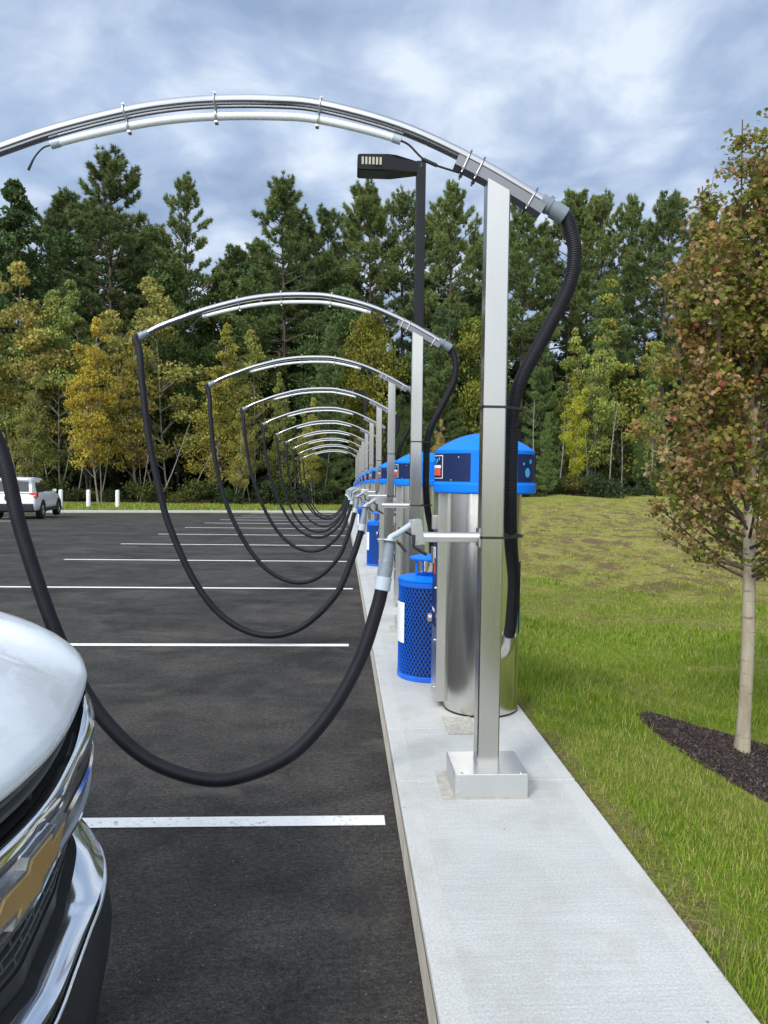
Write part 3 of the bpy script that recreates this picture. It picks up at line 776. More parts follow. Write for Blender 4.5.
# ------------------------------------------------------------------ the white car whose nose enters at the left
YC = 1.60; NC = 81
def curve(pts, dz=0, dx=0):
    """half section (s, x[, z]) measured from 0.1 off centre -> full mirrored, resampled curve in world x, local s"""
    z = None; h = []
    for p in pts:
        if len(p) == 3: z = p[2]
        h.append((p[0]-.1, p[1], z))
    pos_ = [q for q in h if q[0] > .02]; neg = [q for q in h if q[0] <= .02]
    mid = (0, neg[-1][1] if neg else pos_[0][1], (neg[-1] if neg else pos_[0])[2])
    full = [(-a, b, c) for a, b, c in pos_[::-1]] + [mid] + pos_
    P = spline([Vector((x+dx, s, zz+dz)) for s, x, zz in full], 10)
    d = [0]
    for a, b in zip(P[:-1], P[1:]): d.append(d[-1]+(b-a).length)
    u = np.linspace(0, d[-1], NC)
    A = np.array([tuple(p) for p in P]); return [Vector([np.interp(t, d, A[:, i]) for i in range(3)]) for t in u]
CA = curve([(0, -.628, 1.0), (.2, -.63), (.35, -.648), (.52, -.682), (.66, -.712, 1.01), (.74, -.735, 1.035), (.83, -.79, 1.06), (.92, -.88, 1.07)])
CB = curve([(0, -.640, .885), (.1, -.637), (.38, -.668), (.56, -.70, .90), (.74, -.742, .94), (.86, -.80, .955), (.94, -.88, .96)])
CC = curve([(0, -.628, .862), (.15, -.626), (.27, -.632), (.46, -.662, .868), (.66, -.69, .89), (.80, -.74, .915), (.88, -.80, .93), (.95, -.88, .93)])
CD = curve([(0, -.665, .66), (.11, -.665), (.2, -.668), (.35, -.688), (.56, -.70, .67), (.68, -.715, .70), (.78, -.745, .74), (.88, -.80, .78), (.96, -.89, .80)])
CF = curve([(0, -.62, .50), (.1, -.63), (.17, -.64), (.38, -.668), (.46, -.69), (.66, -.735, .53), (.76, -.79, .55), (.86, -.85, .57), (.95, -.93, .58)])
CG = curve([(0, -.592, .49), (.12, -.592), (.32, -.612), (.42, -.62), (.53, -.632), (.68, -.67), (.80, -.73, .50), (.89, -.81, .53), (.96, -.92, .55)])
CH = curve([(0, -.592, .43), (.11, -.60), (.29, -.618), (.44, -.634), (.58, -.648), (.72, -.68, .435), (.84, -.735, .46), (.92, -.82, .48), (.975, -.92, .50)])
CI = curve([(0, -.572, .30), (.29, -.58), (.46, -.608), (.70, -.655), (.80, -.69), (.89, -.755), (.95, -.85), (.98, -.94)])
CAR0 = Vector((-3.0, 0, 0))
def loc_(c, dx=0, ds=0, dz=0): return [Vector((p.x+3.0+dx, p.y, p.z+dz)) for p in c]
def lerp(a, b, t): return [p.lerp(q, t) for p, q in zip(a, b)]
def tyre(root, x, s, r, w, ax='x', scale=1):
    """wheel whose axle runs along local y (ax='x': car faces x) or along x"""
    def put(m): 
        for i, v in enumerate(m.v):
            q = (v[0], v[2], v[1])
            m.v[i] = (x+q[0], s+q[1], r+q[2]) if ax == 'x' else (s+q[1], x+q[0], r+q[2])
    m = MB(); m.lathe([(r*.62, -w/2), (r*.93, -w/2), (r, -w*.36), (r, w*.36), (r*.93, w/2), (r*.62, w/2)], seg=32, caps=False); put(m)
    wh = m.build('wheel', M['rubber'], root)
    m = MB(); m.lathe([(r*.63, -w*.40), (r*.60, -w*.1), (r*.60, w*.1), (r*.63, w*.40)], seg=32, caps=False)
    for sgn in (-1, 1):
        for k in range(5):
            a = 2*PI*k/5
            m.prism([(-.04, 0), (.04, 0), (.028, r*.6), (-.028, r*.6)], lambda u, v, q: (u*math.cos(a)-v*math.sin(a), u*math.sin(a)+v*math.cos(a), sgn*(w*.28+.02*q)))
        m.lathe([(0, sgn*w*.34), (.06, sgn*w*.33), (.07, sgn*w*.2)], seg=16, caps=False)
    put(m); m.build('rim', M['galv'], wh, angle=30)
    m = MB(); m.lathe([(0, -.02), (r*.58, -.02), (r*.58, .02), (0, .02)], seg=24); put(m); m.build('brake_disc', M['void'], wh)
def white_car():
    root = empty('white_car', (-3.0, YC, 0))
    lc = loc_
    # bonnet
    m = MB(); rows = [lc(CA, -.006, 0, -.022), lc(CA, .0, 0, -.006), lc(CA, -.006, 0, .010), lc(CA, -.022, 0, .026)]
    W = lambda dx, z, k, cr: [Vector((p.x+3.0-dx - (dx*.0), p.y*k, p.z+z + cr*(1-(p.y/.82)**2) - .0)) for p in CA]
    rows += [W(.06, .052, 1.0, .004), W(.12, .080, 1.0, .010), W(.22, .112, 1.0, .016), W(.38, .135, 1.0, .024)]
    base = W(.38, .135, 1.0, .024)
    for dx, dz in ((.30, .02), (.65, .045), (1.0, .075)):
        rows.append([Vector((min(p.x, base[NC//2].x-.02)*0 + (p.x-dx), p.y*1.0, p.z+dz)) for p in base])
    # character lines pressed into the bonnet
    for ri, r in enumerate(rows[5:]):
        for p in r:
            a = abs(p.y); k_ = min(1, (ri+1)/4); p.z += .018*k_*(1-sm(.40, .46, a)) + .012*k_*math.exp(-((a-.66)/.035)**2)
    m.grid(rows); hood = m.build('hood', M['car_white'], root, angle=60)
    # upper grille: recess and slats
    A0, B0 = lc(CA, -.004, 0, -.02), lc(CB)
    m = MB(); m.grid([A0, [p+Vector((-.09, 0, -.015)) for p in A0], [p+Vector((-.10, 0, .0)) for p in B0], B0]); gr_ = m.build('upper_grille', M['void'], root)
    m = MB()
    for t in (.30, .62):
        c = [p+Vector((-.035, 0, 0)) for p in lerp(A0, B0, t)]
        m.grid([[p+Vector((0, 0, .012)) for p in c], [p+Vector((.012, 0, .004)) for p in c], [p+Vector((.012, 0, -.006)) for p in c], [p+Vector((0, 0, -.014)) for p in c]])
    for i in range(4, NC-3, 8):
        a, b = A0[i]+Vector((-.04, 0, 0)), B0[i]+Vector((-.04, 0, 0)); m.tube([a, b], .007, 6)
    m.build('grille_slat', M['slat'], gr_)
    # chrome bar: rounded section between CB and CC
    def bar(name, a, b, mat, out=.014, up=.006, back=.02):
        m = MB(); n = 7; rows = [[p+Vector((-back, 0, 0)) for p in a]]
        for i in range(n):
            t = i/(n-1); bl = math.sin(PI*t)
            rows.append([p+Vector((out*bl, 0, up*bl)) for p in lerp(a, b, t)])
        rows.append([p+Vector((-back, 0, 0)) for p in b]); m.grid(rows); return m.build(name, mat, root, angle=60)
    bar('chrome_bar', B0, lc(CC), M['chrome'], .004, .004)
    C0, D0 = lc(CC, -.006), lc(CD)
    # gloss face that carries the emblem
    m = MB(); m.grid([lerp(C0, D0, t) for t in np.linspace(0, 1, 6)] + [[p+Vector((-.05, 0, -.01)) for p in D0]]); fc = m.build('grille_face', M['face'], root, angle=60)
    for t0, t1 in ((.06, .11), (.93, .99)):
        m = MB(); a, b = [p+Vector((.003, 0, 0)) for p in lerp(C0, D0, t0)], [p+Vector((.003, 0, 0)) for p in lerp(C0, D0, t1)]
        m.grid([[p+Vector((-.006, 0, 0)) for p in a], [p+Vector((.004, 0, 0)) for p in a], [p+Vector((.004, 0, 0)) for p in b], [p+Vector((-.006, 0, 0)) for p in b]]); m.build('chrome_trim', M['chrome'], fc)
    for sg in (-1, 1):                               # chrome blades beside the emblem
        rng_ = [i for i in range(NC) if .22 < sg*C0[i].y < .74]
        m = MB(); a = [lerp(C0, D0, .46)[i]+Vector((.004, 0, 0)) for i in rng_]; b = [lerp(C0, D0, .60)[i]+Vector((.004, 0, 0)) for i in rng_]
        c = [p.lerp(q, .5)+Vector((.006, 0, 0)) for p, q in zip(a, b)]; m.grid([a, c, b]); m.build('chrome_blade', M['chrome'], fc, angle=20)
    # emblem
    def on_face(w, h, d):
        i = min(range(NC), key=lambda k: abs(C0[k].y-w)); j = i+1 if C0[i].y < w and i < NC-1 else max(i-1, 0)
        k = (w-C0[i].y)/(C0[j].y-C0[i].y) if i != j else 0
        a = C0[i].lerp(C0[j], k); b = D0[i].lerp(D0[j], k); t = .5 - h/(a-b).length
        p = a.lerp(b, t); p.x += d; p.y = w; return p
    bow = [(-.175, -.031), (-.148, .031), (-.050, .031), (-.043, .054), (.068, .054), (.061, .031), (.175, .031), (.148, -.031), (.050, -.031), (.043, -.054), (-.068, -.054), (-.061, -.031)]
    grow = lambda k, e: [(u+math.copysign(e, u), v+math.copysign(e*.8, v)) for u, v in bow]
    def bowtie(poly, d0, d1, name, mat, par):
        m = MB(); n = len(poly)
        m.prism(poly, lambda u, v, s: on_face(u, v, d1 if s else d0)); return m.build(name, mat, par, angle=20)
    eb = bowtie(grow(1, .019), .0, .018, 'emblem', M['rim_chrome'], root); bowtie(bow, .010, .0198, 'emblem_fill', M['gold'], eb)
    # lower grille and air dam
    F0 = lc(CF); Dm = [p+Vector((-.03, 0, -.012)) for p in D0]; Fb = [p+Vector((-.035, 0, .014)) for p in F0]
    m = MB(); m.grid([Dm, [p+Vector((-.018, 0, 0)) for p in lerp(Dm, Fb, .15)], [p+Vector((-.018, 0, 0)) for p in lerp(Dm, Fb, .62)], [p+Vector((.004, 0, .004)) for p in lerp(Dm, Fb, .70)], Fb, [p+Vector((-.004, 0, .002)) for p in F0]]); lg = m.build('lower_grille', M['void'], root, angle=40)
    m = MB()
    for t in (.18, .33, .48, .62):
        c = lerp(Dm, Fb, t)
        m.grid([[p+Vector((-.010, 0, .006)) for p in c], [p+Vector((.003, 0, .004)) for p in c], [p+Vector((.003, 0, -.004)) for p in c], [p+Vector((-.010, 0, -.006)) for p in c]])
    for r_, (t0, t1) in enumerate(((.18, .33), (.33, .48), (.48, .62))):
        for i in range(4+2*(r_ % 2), NC-4, 4): m.tube([lerp(Dm, Fb, t0)[i], lerp(Dm, Fb, t1)[i]], .0045, 6)
    m.build('grille_slat', M['slat'], lg)
    m = MB(); m.grid([[p+Vector((.007, 0, .005)) for p in lerp(Dm, Fb, .71)], [p+Vector((.006, 0, .006)) for p in lerp(Dm, Fb, .9)], [p+Vector((.004, 0, .006)) for p in Fb]]); m.build('air_dam', M['dark'], root)
    # chrome bumper blade, dark lower bumper with a thin bright lip
    bar('chrome_bumper', [p+Vector((-.022, 0, .004)) for p in F0], lc(CG), M['chrome'], .004, .004, .02)
    G0, H0, I0 = lc(CG, -.004, 0, -.004), lc(CH), lc(CI)
    m = MB(); m.grid([G0, [p+Vector((-.022, 0, .0)) for p in lerp(G0, H0, .25)], [p+Vector((-.016, 0, 0)) for p in lerp(G0, H0, .8)], H0]); m.build('bumper_recess', M['black_gl'], root, angle=60)
    bar('chrome_lip', lc(CH, .0, 0, .004), lc(CH, .005, 0, -.006), M['chrome'], .004, .001, .01)
    m = MB(); m.grid([lc(CH, .002, 0, -.006), lerp(lc(CH, .004, 0, -.006), I0, .35), lerp(lc(CH, .008), I0, .7), I0, lc(CI, -.004, 0, -.05), lc(CI, -.05, 0, -.085), lc(CI, -.4, 0, -.09)]); m.build('lower_bumper', M['dark'], root, angle=60)
    # headlamps on the corners
    for sg in (-1, 1):
        idx = [i for i in range(NC) if sg*CA[i].y > .60]
        if sg < 0: idx = idx[::-1]
        a = [A0[i]+Vector((-.004, sg*.004, -.012)) for i in idx]; b = [B0[i]+Vector((-.004, sg*.004, .010)) for i in idx]
        m = MB(); m.grid([[p+Vector((-.02, 0, 0)) for p in a], a, [p+Vector((.004, sg*.003, 0)) for p in lerp(a, b, .5)], b, [p+Vector((-.02, 0, 0)) for p in b]]); m.build('headlight', M['glass'], root)
    # body sides
    m = MB()
    xs_ = [-.84, -.95, -1.15, -1.5, -2.0, -2.6, -3.3, -4.0, -4.6, -5.0, -5.25]
    hw = [.80, .865, .905, .925, .93, .93, .93, .93, .92, .89, .80]; zt = [1.055, 1.075, 1.11, 1.155, 1.20, 1.22, 1.23, 1.235, 1.23, 1.22, 1.18]
    for sg in (-1, 1):
        rows = []
        for x, w, z in zip(xs_, hw, zt):
            X = x+3.0
            rows.append([Vector((X, sg*q, zz)) for q, zz in ((w-.14, z+.012), (w-.07, z), (w-.02, z-.07), (w+.0, z-.20), (w+.005, .75), (w-.005, .5), (w-.03, .36), (w-.10, .27))])
        m.grid(rows)
    rows = []
    m.build('body', M['car_white'], root, angle=60)
    m = MB(); m.grid([[Vector((-5.25+3, s, z)) for s in np.linspace(-.78, .78, 9)] for z in np.linspace(.3, 1.18, 8)]); m.build('tailgate', M['car_white'], root)
    m = MB(); m.box((-.05, 0, .32), (4.2, 1.6, .2)); m.build('underbody', M['void'], root)
    # cabin
    m = MB(); cab = [(-1.78, .70, .70, 1.22, 1.235), (-2.45, .80, .60, 1.2, 1.62), (-2.9, .81, .60, 1.2, 1.70), (-3.8, .81, .61, 1.2, 1.71), (-4.7, .80, .60, 1.2, 1.65), (-5.12, .76, .66, 1.2, 1.32)]
    rows = []
    for x, wb, wt, zb, zr in cab:
        r_ = [(-wb, zb), (-wt-.01, zr-.07 if zr > 1.4 else zr), (-wt+.08, zr-.01 if zr > 1.4 else zr), (0, zr+.015), (wt-.08, zr-.01 if zr > 1.4 else zr), (wt+.01, zr-.07 if zr > 1.4 else zr), (wb, zb)]
        rows.append([Vector((x+3, s, z)) for s, z in r_])
    m.grid(rows); m.build('cabin', M['car_white'], root, angle=35)
    m = MB(); m.grid([[Vector((1.20-.0, s*.66, 1.245)) for s in (-1, -.5, 0, .5, 1)], [Vector((.57, s*.54, 1.625)) for s in (-1, -.5, 0, .5, 1)]])
    for i, v in enumerate(m.v): m.v[i] = (v[0]+.03, v[1], v[2]+.02)
    m.build('windshield', M['glass'], root)
    for sg in (-1, 1):
        m = MB(); m.add([(x+3, sg*w, z) for x, w, z in ((-2.2, .805, 1.27), (-4.75, .805, 1.27), (-4.65, .655, 1.56), (-2.75, .66, 1.60))], [(0, 1, 2, 3)]); m.build('side_window', M['glass'], root)
        m = MB(); m.box((.65, sg*.98, 1.22), (.12, .17, .13), bev=.03); m.build('mirror', M['car_white'], root)
        for x in (-1.62, -4.35):
            tyre(root, x+3, sg*.82, .37, .24)
            m = MB(); q = MB(); m.lathe([(.38, 0), (.45, 0), (.45, .012), (.38, .012)], seg=32, a0=-.25, a1=PI+.25)
            for i, v in enumerate(m.v): m.v[i] = (x+3+v[0], sg*(.93+v[2]), .37+v[1])
            m.build('wheel_arch', M['dark'], root)
    return tag(root, 'white car nosed in at the left edge, with chrome grille and gold emblem', 'car')
def mat_face():
    M['rim_chrome'] = steel('emblem_rim', (.80, .81, .82), .28, (2, 2, 2), 0)
    M['slat'] = plain('grille_slat_plastic', (.05, .054, .06), .4, spec=.4)
    return steel('dark_chrome_face', (.26, .265, .275), .3, (2, 2, 2), .0)
M['face'] = mat_face()
white_car()

# ------------------------------------------------------------------ parked crossover by the far verge (local y = forward, origin mid rear axle on the ground)
def parked_suv(loc, rz):
    root = empty('parked_car', loc, rz)
    m = MB()                                         # lower body: x half width, along y
    st = [(-.98, .78, .42, .98), (-.90, .86, .34, 1.04), (-.5, .90, .32, 1.06), (.3, .905, .30, 1.06), (1.5, .905, .30, 1.05), (2.3, .90, .32, 1.03), (2.9, .87, .34, .97), (3.35, .80, .36, .88), (3.55, .62, .40, .74)]
    rows = []
    for y, w, zb, zt in st:
        half = [(w*.86, zb), (w*.97, zb+.08), (w, zb+.30), (w*.995, zt-.16), (w*.96, zt-.03), (w*.80, zt+.01)]
        rows.append([Vector((-a, y, z)) for a, z in half] + [Vector((a, y, z)) for a, z in half[::-1]])
    m.grid(rows, close=True)
    for r0 in (0, len(rows)-1): m.f.append(tuple(r0*12+k for k in range(12))); m.mi[len(m.f)-1] = 0
    m.build('body', M['suv_white'], root, angle=50)
    m = MB(); cab = [(-.93, .76, .70, 1.03, 1.07), (-.80, .80, .66, 1.03, 1.52), (-.62, .80, .63, 1.03, 1.66), (.2, .80, .62, 1.03, 1.70), (1.0, .80, .61, 1.03, 1.67), (1.35, .80, .60, 1.03, 1.58), (2.25, .74, .68, 1.02, 1.04)]
    rows = []
    for y, wb, wt, zb, zr in cab:
        h = [(wb, zb), (wb-(wb-wt)*.8, zr-.10 if zr > 1.2 else zr), (wt-.03, zr-.02 if zr > 1.2 else zr), (0, zr)]
        rows.append([Vector((-a, y, z)) for a, z in h] + [Vector((a, y, z)) for a, z in h[:-1][::-1]])
    m.grid(rows); m.build('cabin', M['suv_white'], root, angle=35)
    m = MB(); m.prism([(-.60, 1.14), (.60, 1.14), (.55, 1.50), (-.55, 1.50)], lambda u, v, s: (u, -.955+(v-1.10)*.29-.006+.012*s, v)); m.build('rear_window', M['glass'], root)
    m = MB(); m.box((0, -.86, 1.60), (1.22, .26, .035), Matrix.Rotation(R(6), 4, 'X'), .012); m.build('spoiler', M['suv_white'], root)
    m = MB(); m.box((0, -.995, 1.595), (.42, .012, .028)); m.build('brake_light', M['tail_red'], root)
    for sg in (-1, 1):
        m = MB(); m.prism([(-.52, 1.08), (.50, 1.10), (1.35, 1.10), (1.78, 1.13), (1.30, 1.52), (.95, 1.56), (-.25, 1.54), (-.45, 1.35)], lambda u, v, s: (sg*(.815-(v-1.03)*.30+.006*s), u, v)); m.build('side_window', M['glass'], root)
        m = MB(); m.prism([(-.02, -.06), (.0, .5), (.04, .5), (.04, -.06)], lambda u, v, s: (sg*(.79-(v*.9)*.30+.016*s), .42+u, 1.10+v*.88)); m.build('window_pillar', M['black'], root)
        m = MB(); m.box((sg*.76, -.905, .98), (.30, .10, .20), bev=.02); m.box((sg*.855, -.80, .99), (.09, .26, .19), bev=.02); t = m.build('tail_light', M['tail_red'], root)
        m = MB(); m.box((sg*.79, -.962, .965), (.12, .012, .035)); m.build('reverse_lamp', M['lamp_clear'], t)
        m = MB(); m.box((sg*.70, -.972, .50), (.22, .02, .07), bev=.008); m.build('reflector', M['tail_red'], root)
        m = MB(); m.box((sg*.97, 1.62, 1.12), (.17, .10, .13), bev=.03); m.build('mirror', M['suv_white'], root)
        m = MB(); m.tube([(sg*.60, -.45, 1.71), (sg*.60, -.3, 1.735), (sg*.60, .9, 1.74), (sg*.60, 1.05, 1.69)], .018, 8); m.build('roof_rail', M['black'], root)
        m = MB(); m.box((sg*.885, 1.33, .36), (.06, 1.75, .16), bev=.02); m.build('sill', M['dark'], root)
        for y in (0, 2.67):
            tyre(root, y, sg*.80, .355, .23, 'y')
            m = MB(); m.lathe([(.30, 0), (.435, 0), (.435, .02), (.30, .02)], seg=32, a0=-.3, a1=PI+.3)
            for i, v in enumerate(m.v): m.v[i] = (sg*(.895+v[2]), y+v[0], .355+v[1])
            m.build('wheel_arch', M['dark'], root)
    m = MB(); m.box((0, -.955, .50), (1.56, .10, .30), bev=.03); m.build('rear_bumper', M['dark'], root)
    m = MB(); m.box((0, -.975, .865), (.58, .05, .16), bev=.01); pp = m.build('plate_recess', M['black'], root)
    m = MB(); m.box((0, -1.003, .865), (.31, .008, .15)); m.build('number_plate', M['white_decal'], pp)
    m = MB(); m.box((0, 1.2, .38), (1.5, 4.2, .18)); m.build('underbody', M['void'], root)
    return root
sx, sy = -13.12, 31.95
tag(parked_suv((sx, sy, gr(sy)), R(7)), 'white crossover parked facing the woods beside the bollards, red tail light lit by daylight', 'car')
# ------------------------------------------------------------------ trees
def mat_bark(name, lo, hi, rough=.9, scale=9, marks=None):
    m, t, b = nt(name)
    f = noise(t, mapping(t, (1, 1, .3)), scale, 6, .65)
    c = ramp(t, f, [(.3, lo), (.7, hi)])
    if marks:
        g = noise(t, mapping(t, (1, 1, 7)), scale*.35, 4, .6); c = mixc(t, ramp(t, g, [(.58, 0), (.64, 1)]), c, marks)
    t.links.new(c, b.inputs['Base Color']); b.inputs['Roughness'].default_value = rough; b.inputs['Specular IOR Level'].default_value = .15
    bump(t, b, f, .6, .02); return m
M['bark'] = mat_bark('pine_bark', (.045, .036, .030), (.13, .105, .085), scale=3)
M['birch_bark'] = mat_bark('birch_bark', (.15, .135, .115), (.31, .285, .25), scale=2.5, marks=(.05, .045, .04))
M['maple_bark'] = mat_bark('young_maple_bark', (.24, .205, .15), (.42, .37, .285), scale=11, marks=(.19, .155, .11))
M['twig'] = mat_bark('maple_twig', (.07, .045, .038), (.14, .10, .085), scale=20)

def trunk_mesh(name, paths, mat, seg=8):
    m = MB()
    for pts, r in paths: m.tube(pts, r, seg)
    o = m.build(name, mat); me = o.data; bpy.data.objects.remove(o); return me
def tri_tufts(P, D, L, W, k):
    """k thin needles per tuft, fanned round direction D"""
    n = len(P); P = np.repeat(P, k, 0); D = np.repeat(D, k, 0)
    d = D + rng.normal(0, .55, (n*k, 3)); d /= np.linalg.norm(d, axis=1)[:, None]
    s = np.cross(d, rng.normal(size=(n*k, 3))); s /= np.linalg.norm(s, axis=1)[:, None]
    l = L*rng.uniform(.6, 1.2, (n*k, 1)); w = W*rng.uniform(.7, 1.3, (n*k, 1))
    V = np.stack([P-s*w, P+s*w, P+d*l], 1).reshape(-1, 3); return V
def make_pine(seed, H=28, base=.42, Lm=4.6, dens=1.0, up=.15, tuftL=.55, full=False):
    r = np.random.default_rng(seed); pyr = random.Random(seed)
    lean = r.normal(0, .010, 2)
    paths = [([(lean[0]*z+.12*math.sin(z*.25+seed), lean[1]*z, z) for z in np.linspace(0, H*.99, 14)], list(np.linspace(.010*H+.03, .03, 14)))]
    tx = lambda z: np.array([lean[0]*z+.12*math.sin(z*.25+seed), lean[1]*z, z])
    PP = []; DD = []; CC = []
    z = H*base
    while z < H*.985:
        t = (z-H*base)/(H*(1-base))
        prof = (1-t)**(.62 if full else .50)*(.55+.45*min(1, t*4+ (1 if full else .25)))
        nb = pyr.choice([4, 5, 5, 6] if full else [3, 4, 4, 5]) if t < .9 else 4
        a0 = pyr.uniform(0, 6.3)
        for b in range(nb):
            if not full and t < .5 and pyr.random() < .22: continue
            a = a0+2*PI*b/nb+pyr.uniform(-.3, .3)
            L = max(.5, Lm*prof*pyr.choice([.45, .65, .85, 1.0, 1.1, 1.3]))
            e = up*.35+(.75*t**1.5)+pyr.uniform(-.12, .12)
            d = np.array([math.cos(a)*math.cos(e), math.sin(a)*math.cos(e), math.sin(e)]); sidev = np.array([-math.sin(a), math.cos(a), 0])
            p0 = tx(z); q = [p0+d*L*u+np.array([0, 0, .16*L*u*u]) for u in (0, .5, 1)]
            if L > .8: paths.append(([tuple(k) for k in q], [.035+.012*L, .02+.006*L, .012]))
            nt_ = int((6+11*L)*dens)
            u = r.uniform((.22 if full else .38) if L > 1.5 else .05, 1.0, nt_)**.7
            off = r.uniform(-1, 1, nt_)*(.36*L*(1-u*.5)); 
            P = p0+d*(L*u)[:, None]+sidev*off[:, None]+np.array([0, 0, 1.0])*(.16*L*u*u+r.normal(.03, .10 if full else .13, nt_))[:, None]
            D = d*.55+sidev*(np.sign(off)*.45)[:, None]+np.array([0, 0, .55])
            PP.append(P); DD.append(D); CC.append(np.full(nt_, pyr.uniform(.75, 1.2)))
        z += pyr.uniform(.50, .85)*((1 if t < .8 else .6) if full else (1.35 if t < .75 else .75))
    P = np.concatenate(PP); D = np.concatenate(DD); cl = np.concatenate(CC)
    k = 18; V = tri_tufts(P, D, tuftL*.78, tuftL*.058, k)
    base_c = np.array([.122, .172, .062]); c = base_c*np.repeat(cl, k)[:, None]*rng.uniform(.75, 1.3, (len(P)*k, 1)); c[:, 0] *= rng.uniform(.85, 1.35, len(c))
    me = np_mesh('crown', V, np.arange(len(V)).reshape(-1, 3), M['needle'], np.repeat(c, 3, 0))
    return trunk_mesh('trunk', paths, M['bark'], 7), me, H
def make_broad(seed, H=15, base=.35, Rr=2.6, n=5200, leaf=.17, bark='birch_bark', stems=1, ragged=.5, clumps=34, shape='ovoid', trunk_r=.09):
    r = np.random.default_rng(seed); pyr = random.Random(seed); paths = []; P = []; shade = []
    for s in range(stems):
        lx, ly = r.normal(0, .05 if stems == 1 else .10, 2); ox, oy = (0, 0) if s == 0 else r.uniform(-.7, .7, 2); Hs = H*(1 if s == 0 else pyr.uniform(.7, .95))
        ph = pyr.uniform(0, 6)
        ax = lambda z: np.array([ox+lx*z+.10*math.sin(z*.5+ph), oy+ly*z+.08*math.sin(z*.4+ph*2), z])
        paths.append(([tuple(ax(z)) for z in np.linspace(0, Hs*.96, 10)], list(np.linspace(trunk_r*pyr.uniform(.8, 1.15), .015, 10))))
        nc = max(8, int(clumps/stems))
        for c in range(nc):
            t = (c+pyr.random())/nc; z = Hs*(base+(1-base)*t)
            prof = {'ovoid': math.sin(PI*(.16+.84*t)**.9)**.8 if t < .995 else .1, 'cone': (1-t)**.8+.06, 'round': math.sqrt(max(.03, 1-(2*t-1)**2))}[shape]
            rad = Rr*prof*pyr.uniform(1-ragged, 1.12)
            a = pyr.uniform(0, 2*PI); rr = rad*pyr.uniform(.25, .95)
            p = ax(z)+np.array([math.cos(a)*rr, math.sin(a)*rr, pyr.uniform(-.3, .3)])
            o = ax(max(.1, z-rr*.8)); paths.append(([tuple(o), tuple((o+p)/2+np.array([0, 0, .1*rr])), tuple(p)], [.035, .022, .008]))
            m = int(n/stems/nc*pyr.uniform(.6, 1.4)); sz = (.28+.25*rad)*pyr.uniform(.8, 1.2)
            q = r.normal(0, 1, (m, 3)); q /= np.linalg.norm(q, axis=1)[:, None]; q *= (r.uniform(0, 1, m)**.45)[:, None]
            q *= np.array([sz*1.15, sz*1.15, sz*.8]); P.append(p+q); shade.append(np.full(m, pyr.uniform(.72, 1.25)))
    P = np.concatenate(P); sh = np.concatenate(shade); nL = len(P)
    V, F = cards(P, leaf*rng.uniform(.6, 1.25, nL), leaf*.55*rng.uniform(.7, 1.2, nL))
    c = np.array([.105, .112, .040])*(sh*rng.uniform(.7, 1.35, nL))[:, None]; hue = rng.uniform(-1, 1, nL)
    c[:, 0] *= 1+.22*hue; c[:, 1] *= 1-.05*hue
    me = np_mesh('crown', V, F, M['leaf'], np.repeat(c, 4, 0))
    return trunk_mesh('trunk', paths, M[bark], 7), me, H
LIB = {
 'pine': [make_pine(1, 28, .38, 5.0, 1.5), make_pine(2, 28, .46, 4.4, 1.2, .35), make_pine(3, 28, .36, 5.4, 1.6, .2), make_pine(4, 28, .5, 4.5, 1.1, .45), make_pine(5, 28, .44, 4.8, 1.3, .3)],
 'spruce': [make_pine(11, 14, .06, 2.8, 1.5, .2, .42, True), make_pine(12, 14, .08, 2.5, 1.5, .3, .42, True)],
 'hardwood': [make_broad(21, 20, .15, 4.6, 13000, .18, 'bark', 1, .35, 84, 'round', .16), make_broad(22, 20, .15, 4.2, 13000, .18, 'bark', 1, .45, 88, 'ovoid', .16)],
 'maple_wild': [make_broad(31, 13, .10, 3.7, 12000, .14, 'bark', 1, .35, 76, 'round', .10)],
 'birch': [make_broad(41, 15, .22, 3.0, 12500, .125, 'birch_bark', 2, .5, 76, 'ovoid', .06), make_broad(42, 15, .26, 2.8, 12000, .125, 'birch_bark', 3, .5, 78, 'ovoid', .055), make_broad(43, 15, .2, 3.1, 12500, .125, 'birch_bark', 2, .55, 72, 'cone', .065)],
 'aspen': [make_broad(51, 14, .2, 2.1, 10500, .12, 'birch_bark', 2, .45, 72, 'cone', .055), make_broad(52, 14, .24, 2.2, 10500, .12, 'birch_bark', 3, .45, 70, 'ovoid', .05)],
}
NAMES = {'pine': ('pine_tree', 'tree'), 'spruce': ('young_evergreen', 'tree'), 'hardwood': ('hardwood_tree', 'tree'), 'maple_wild': ('wild_maple', 'tree'), 'birch': ('birch_tree', 'tree'), 'aspen': ('aspen_tree', 'tree')}
def plant(kind, x, y, top, w, col, label, i, group='trees along the edge of the wood'):
    tr, cr, H = LIB[kind][i % len(LIB[kind])]
    z = zland(x, y)-.1; s = (top-z)/H
    root = empty(NAMES[kind][0], (x, y, z), random.uniform(0, 6.28)); root.scale = (s*w, s*w, s)
    a = link('trunk', tr, root); b = link('crown', cr, root)
    b.color = (*col, 1)
    tag(root, label, NAMES[kind][1], group)
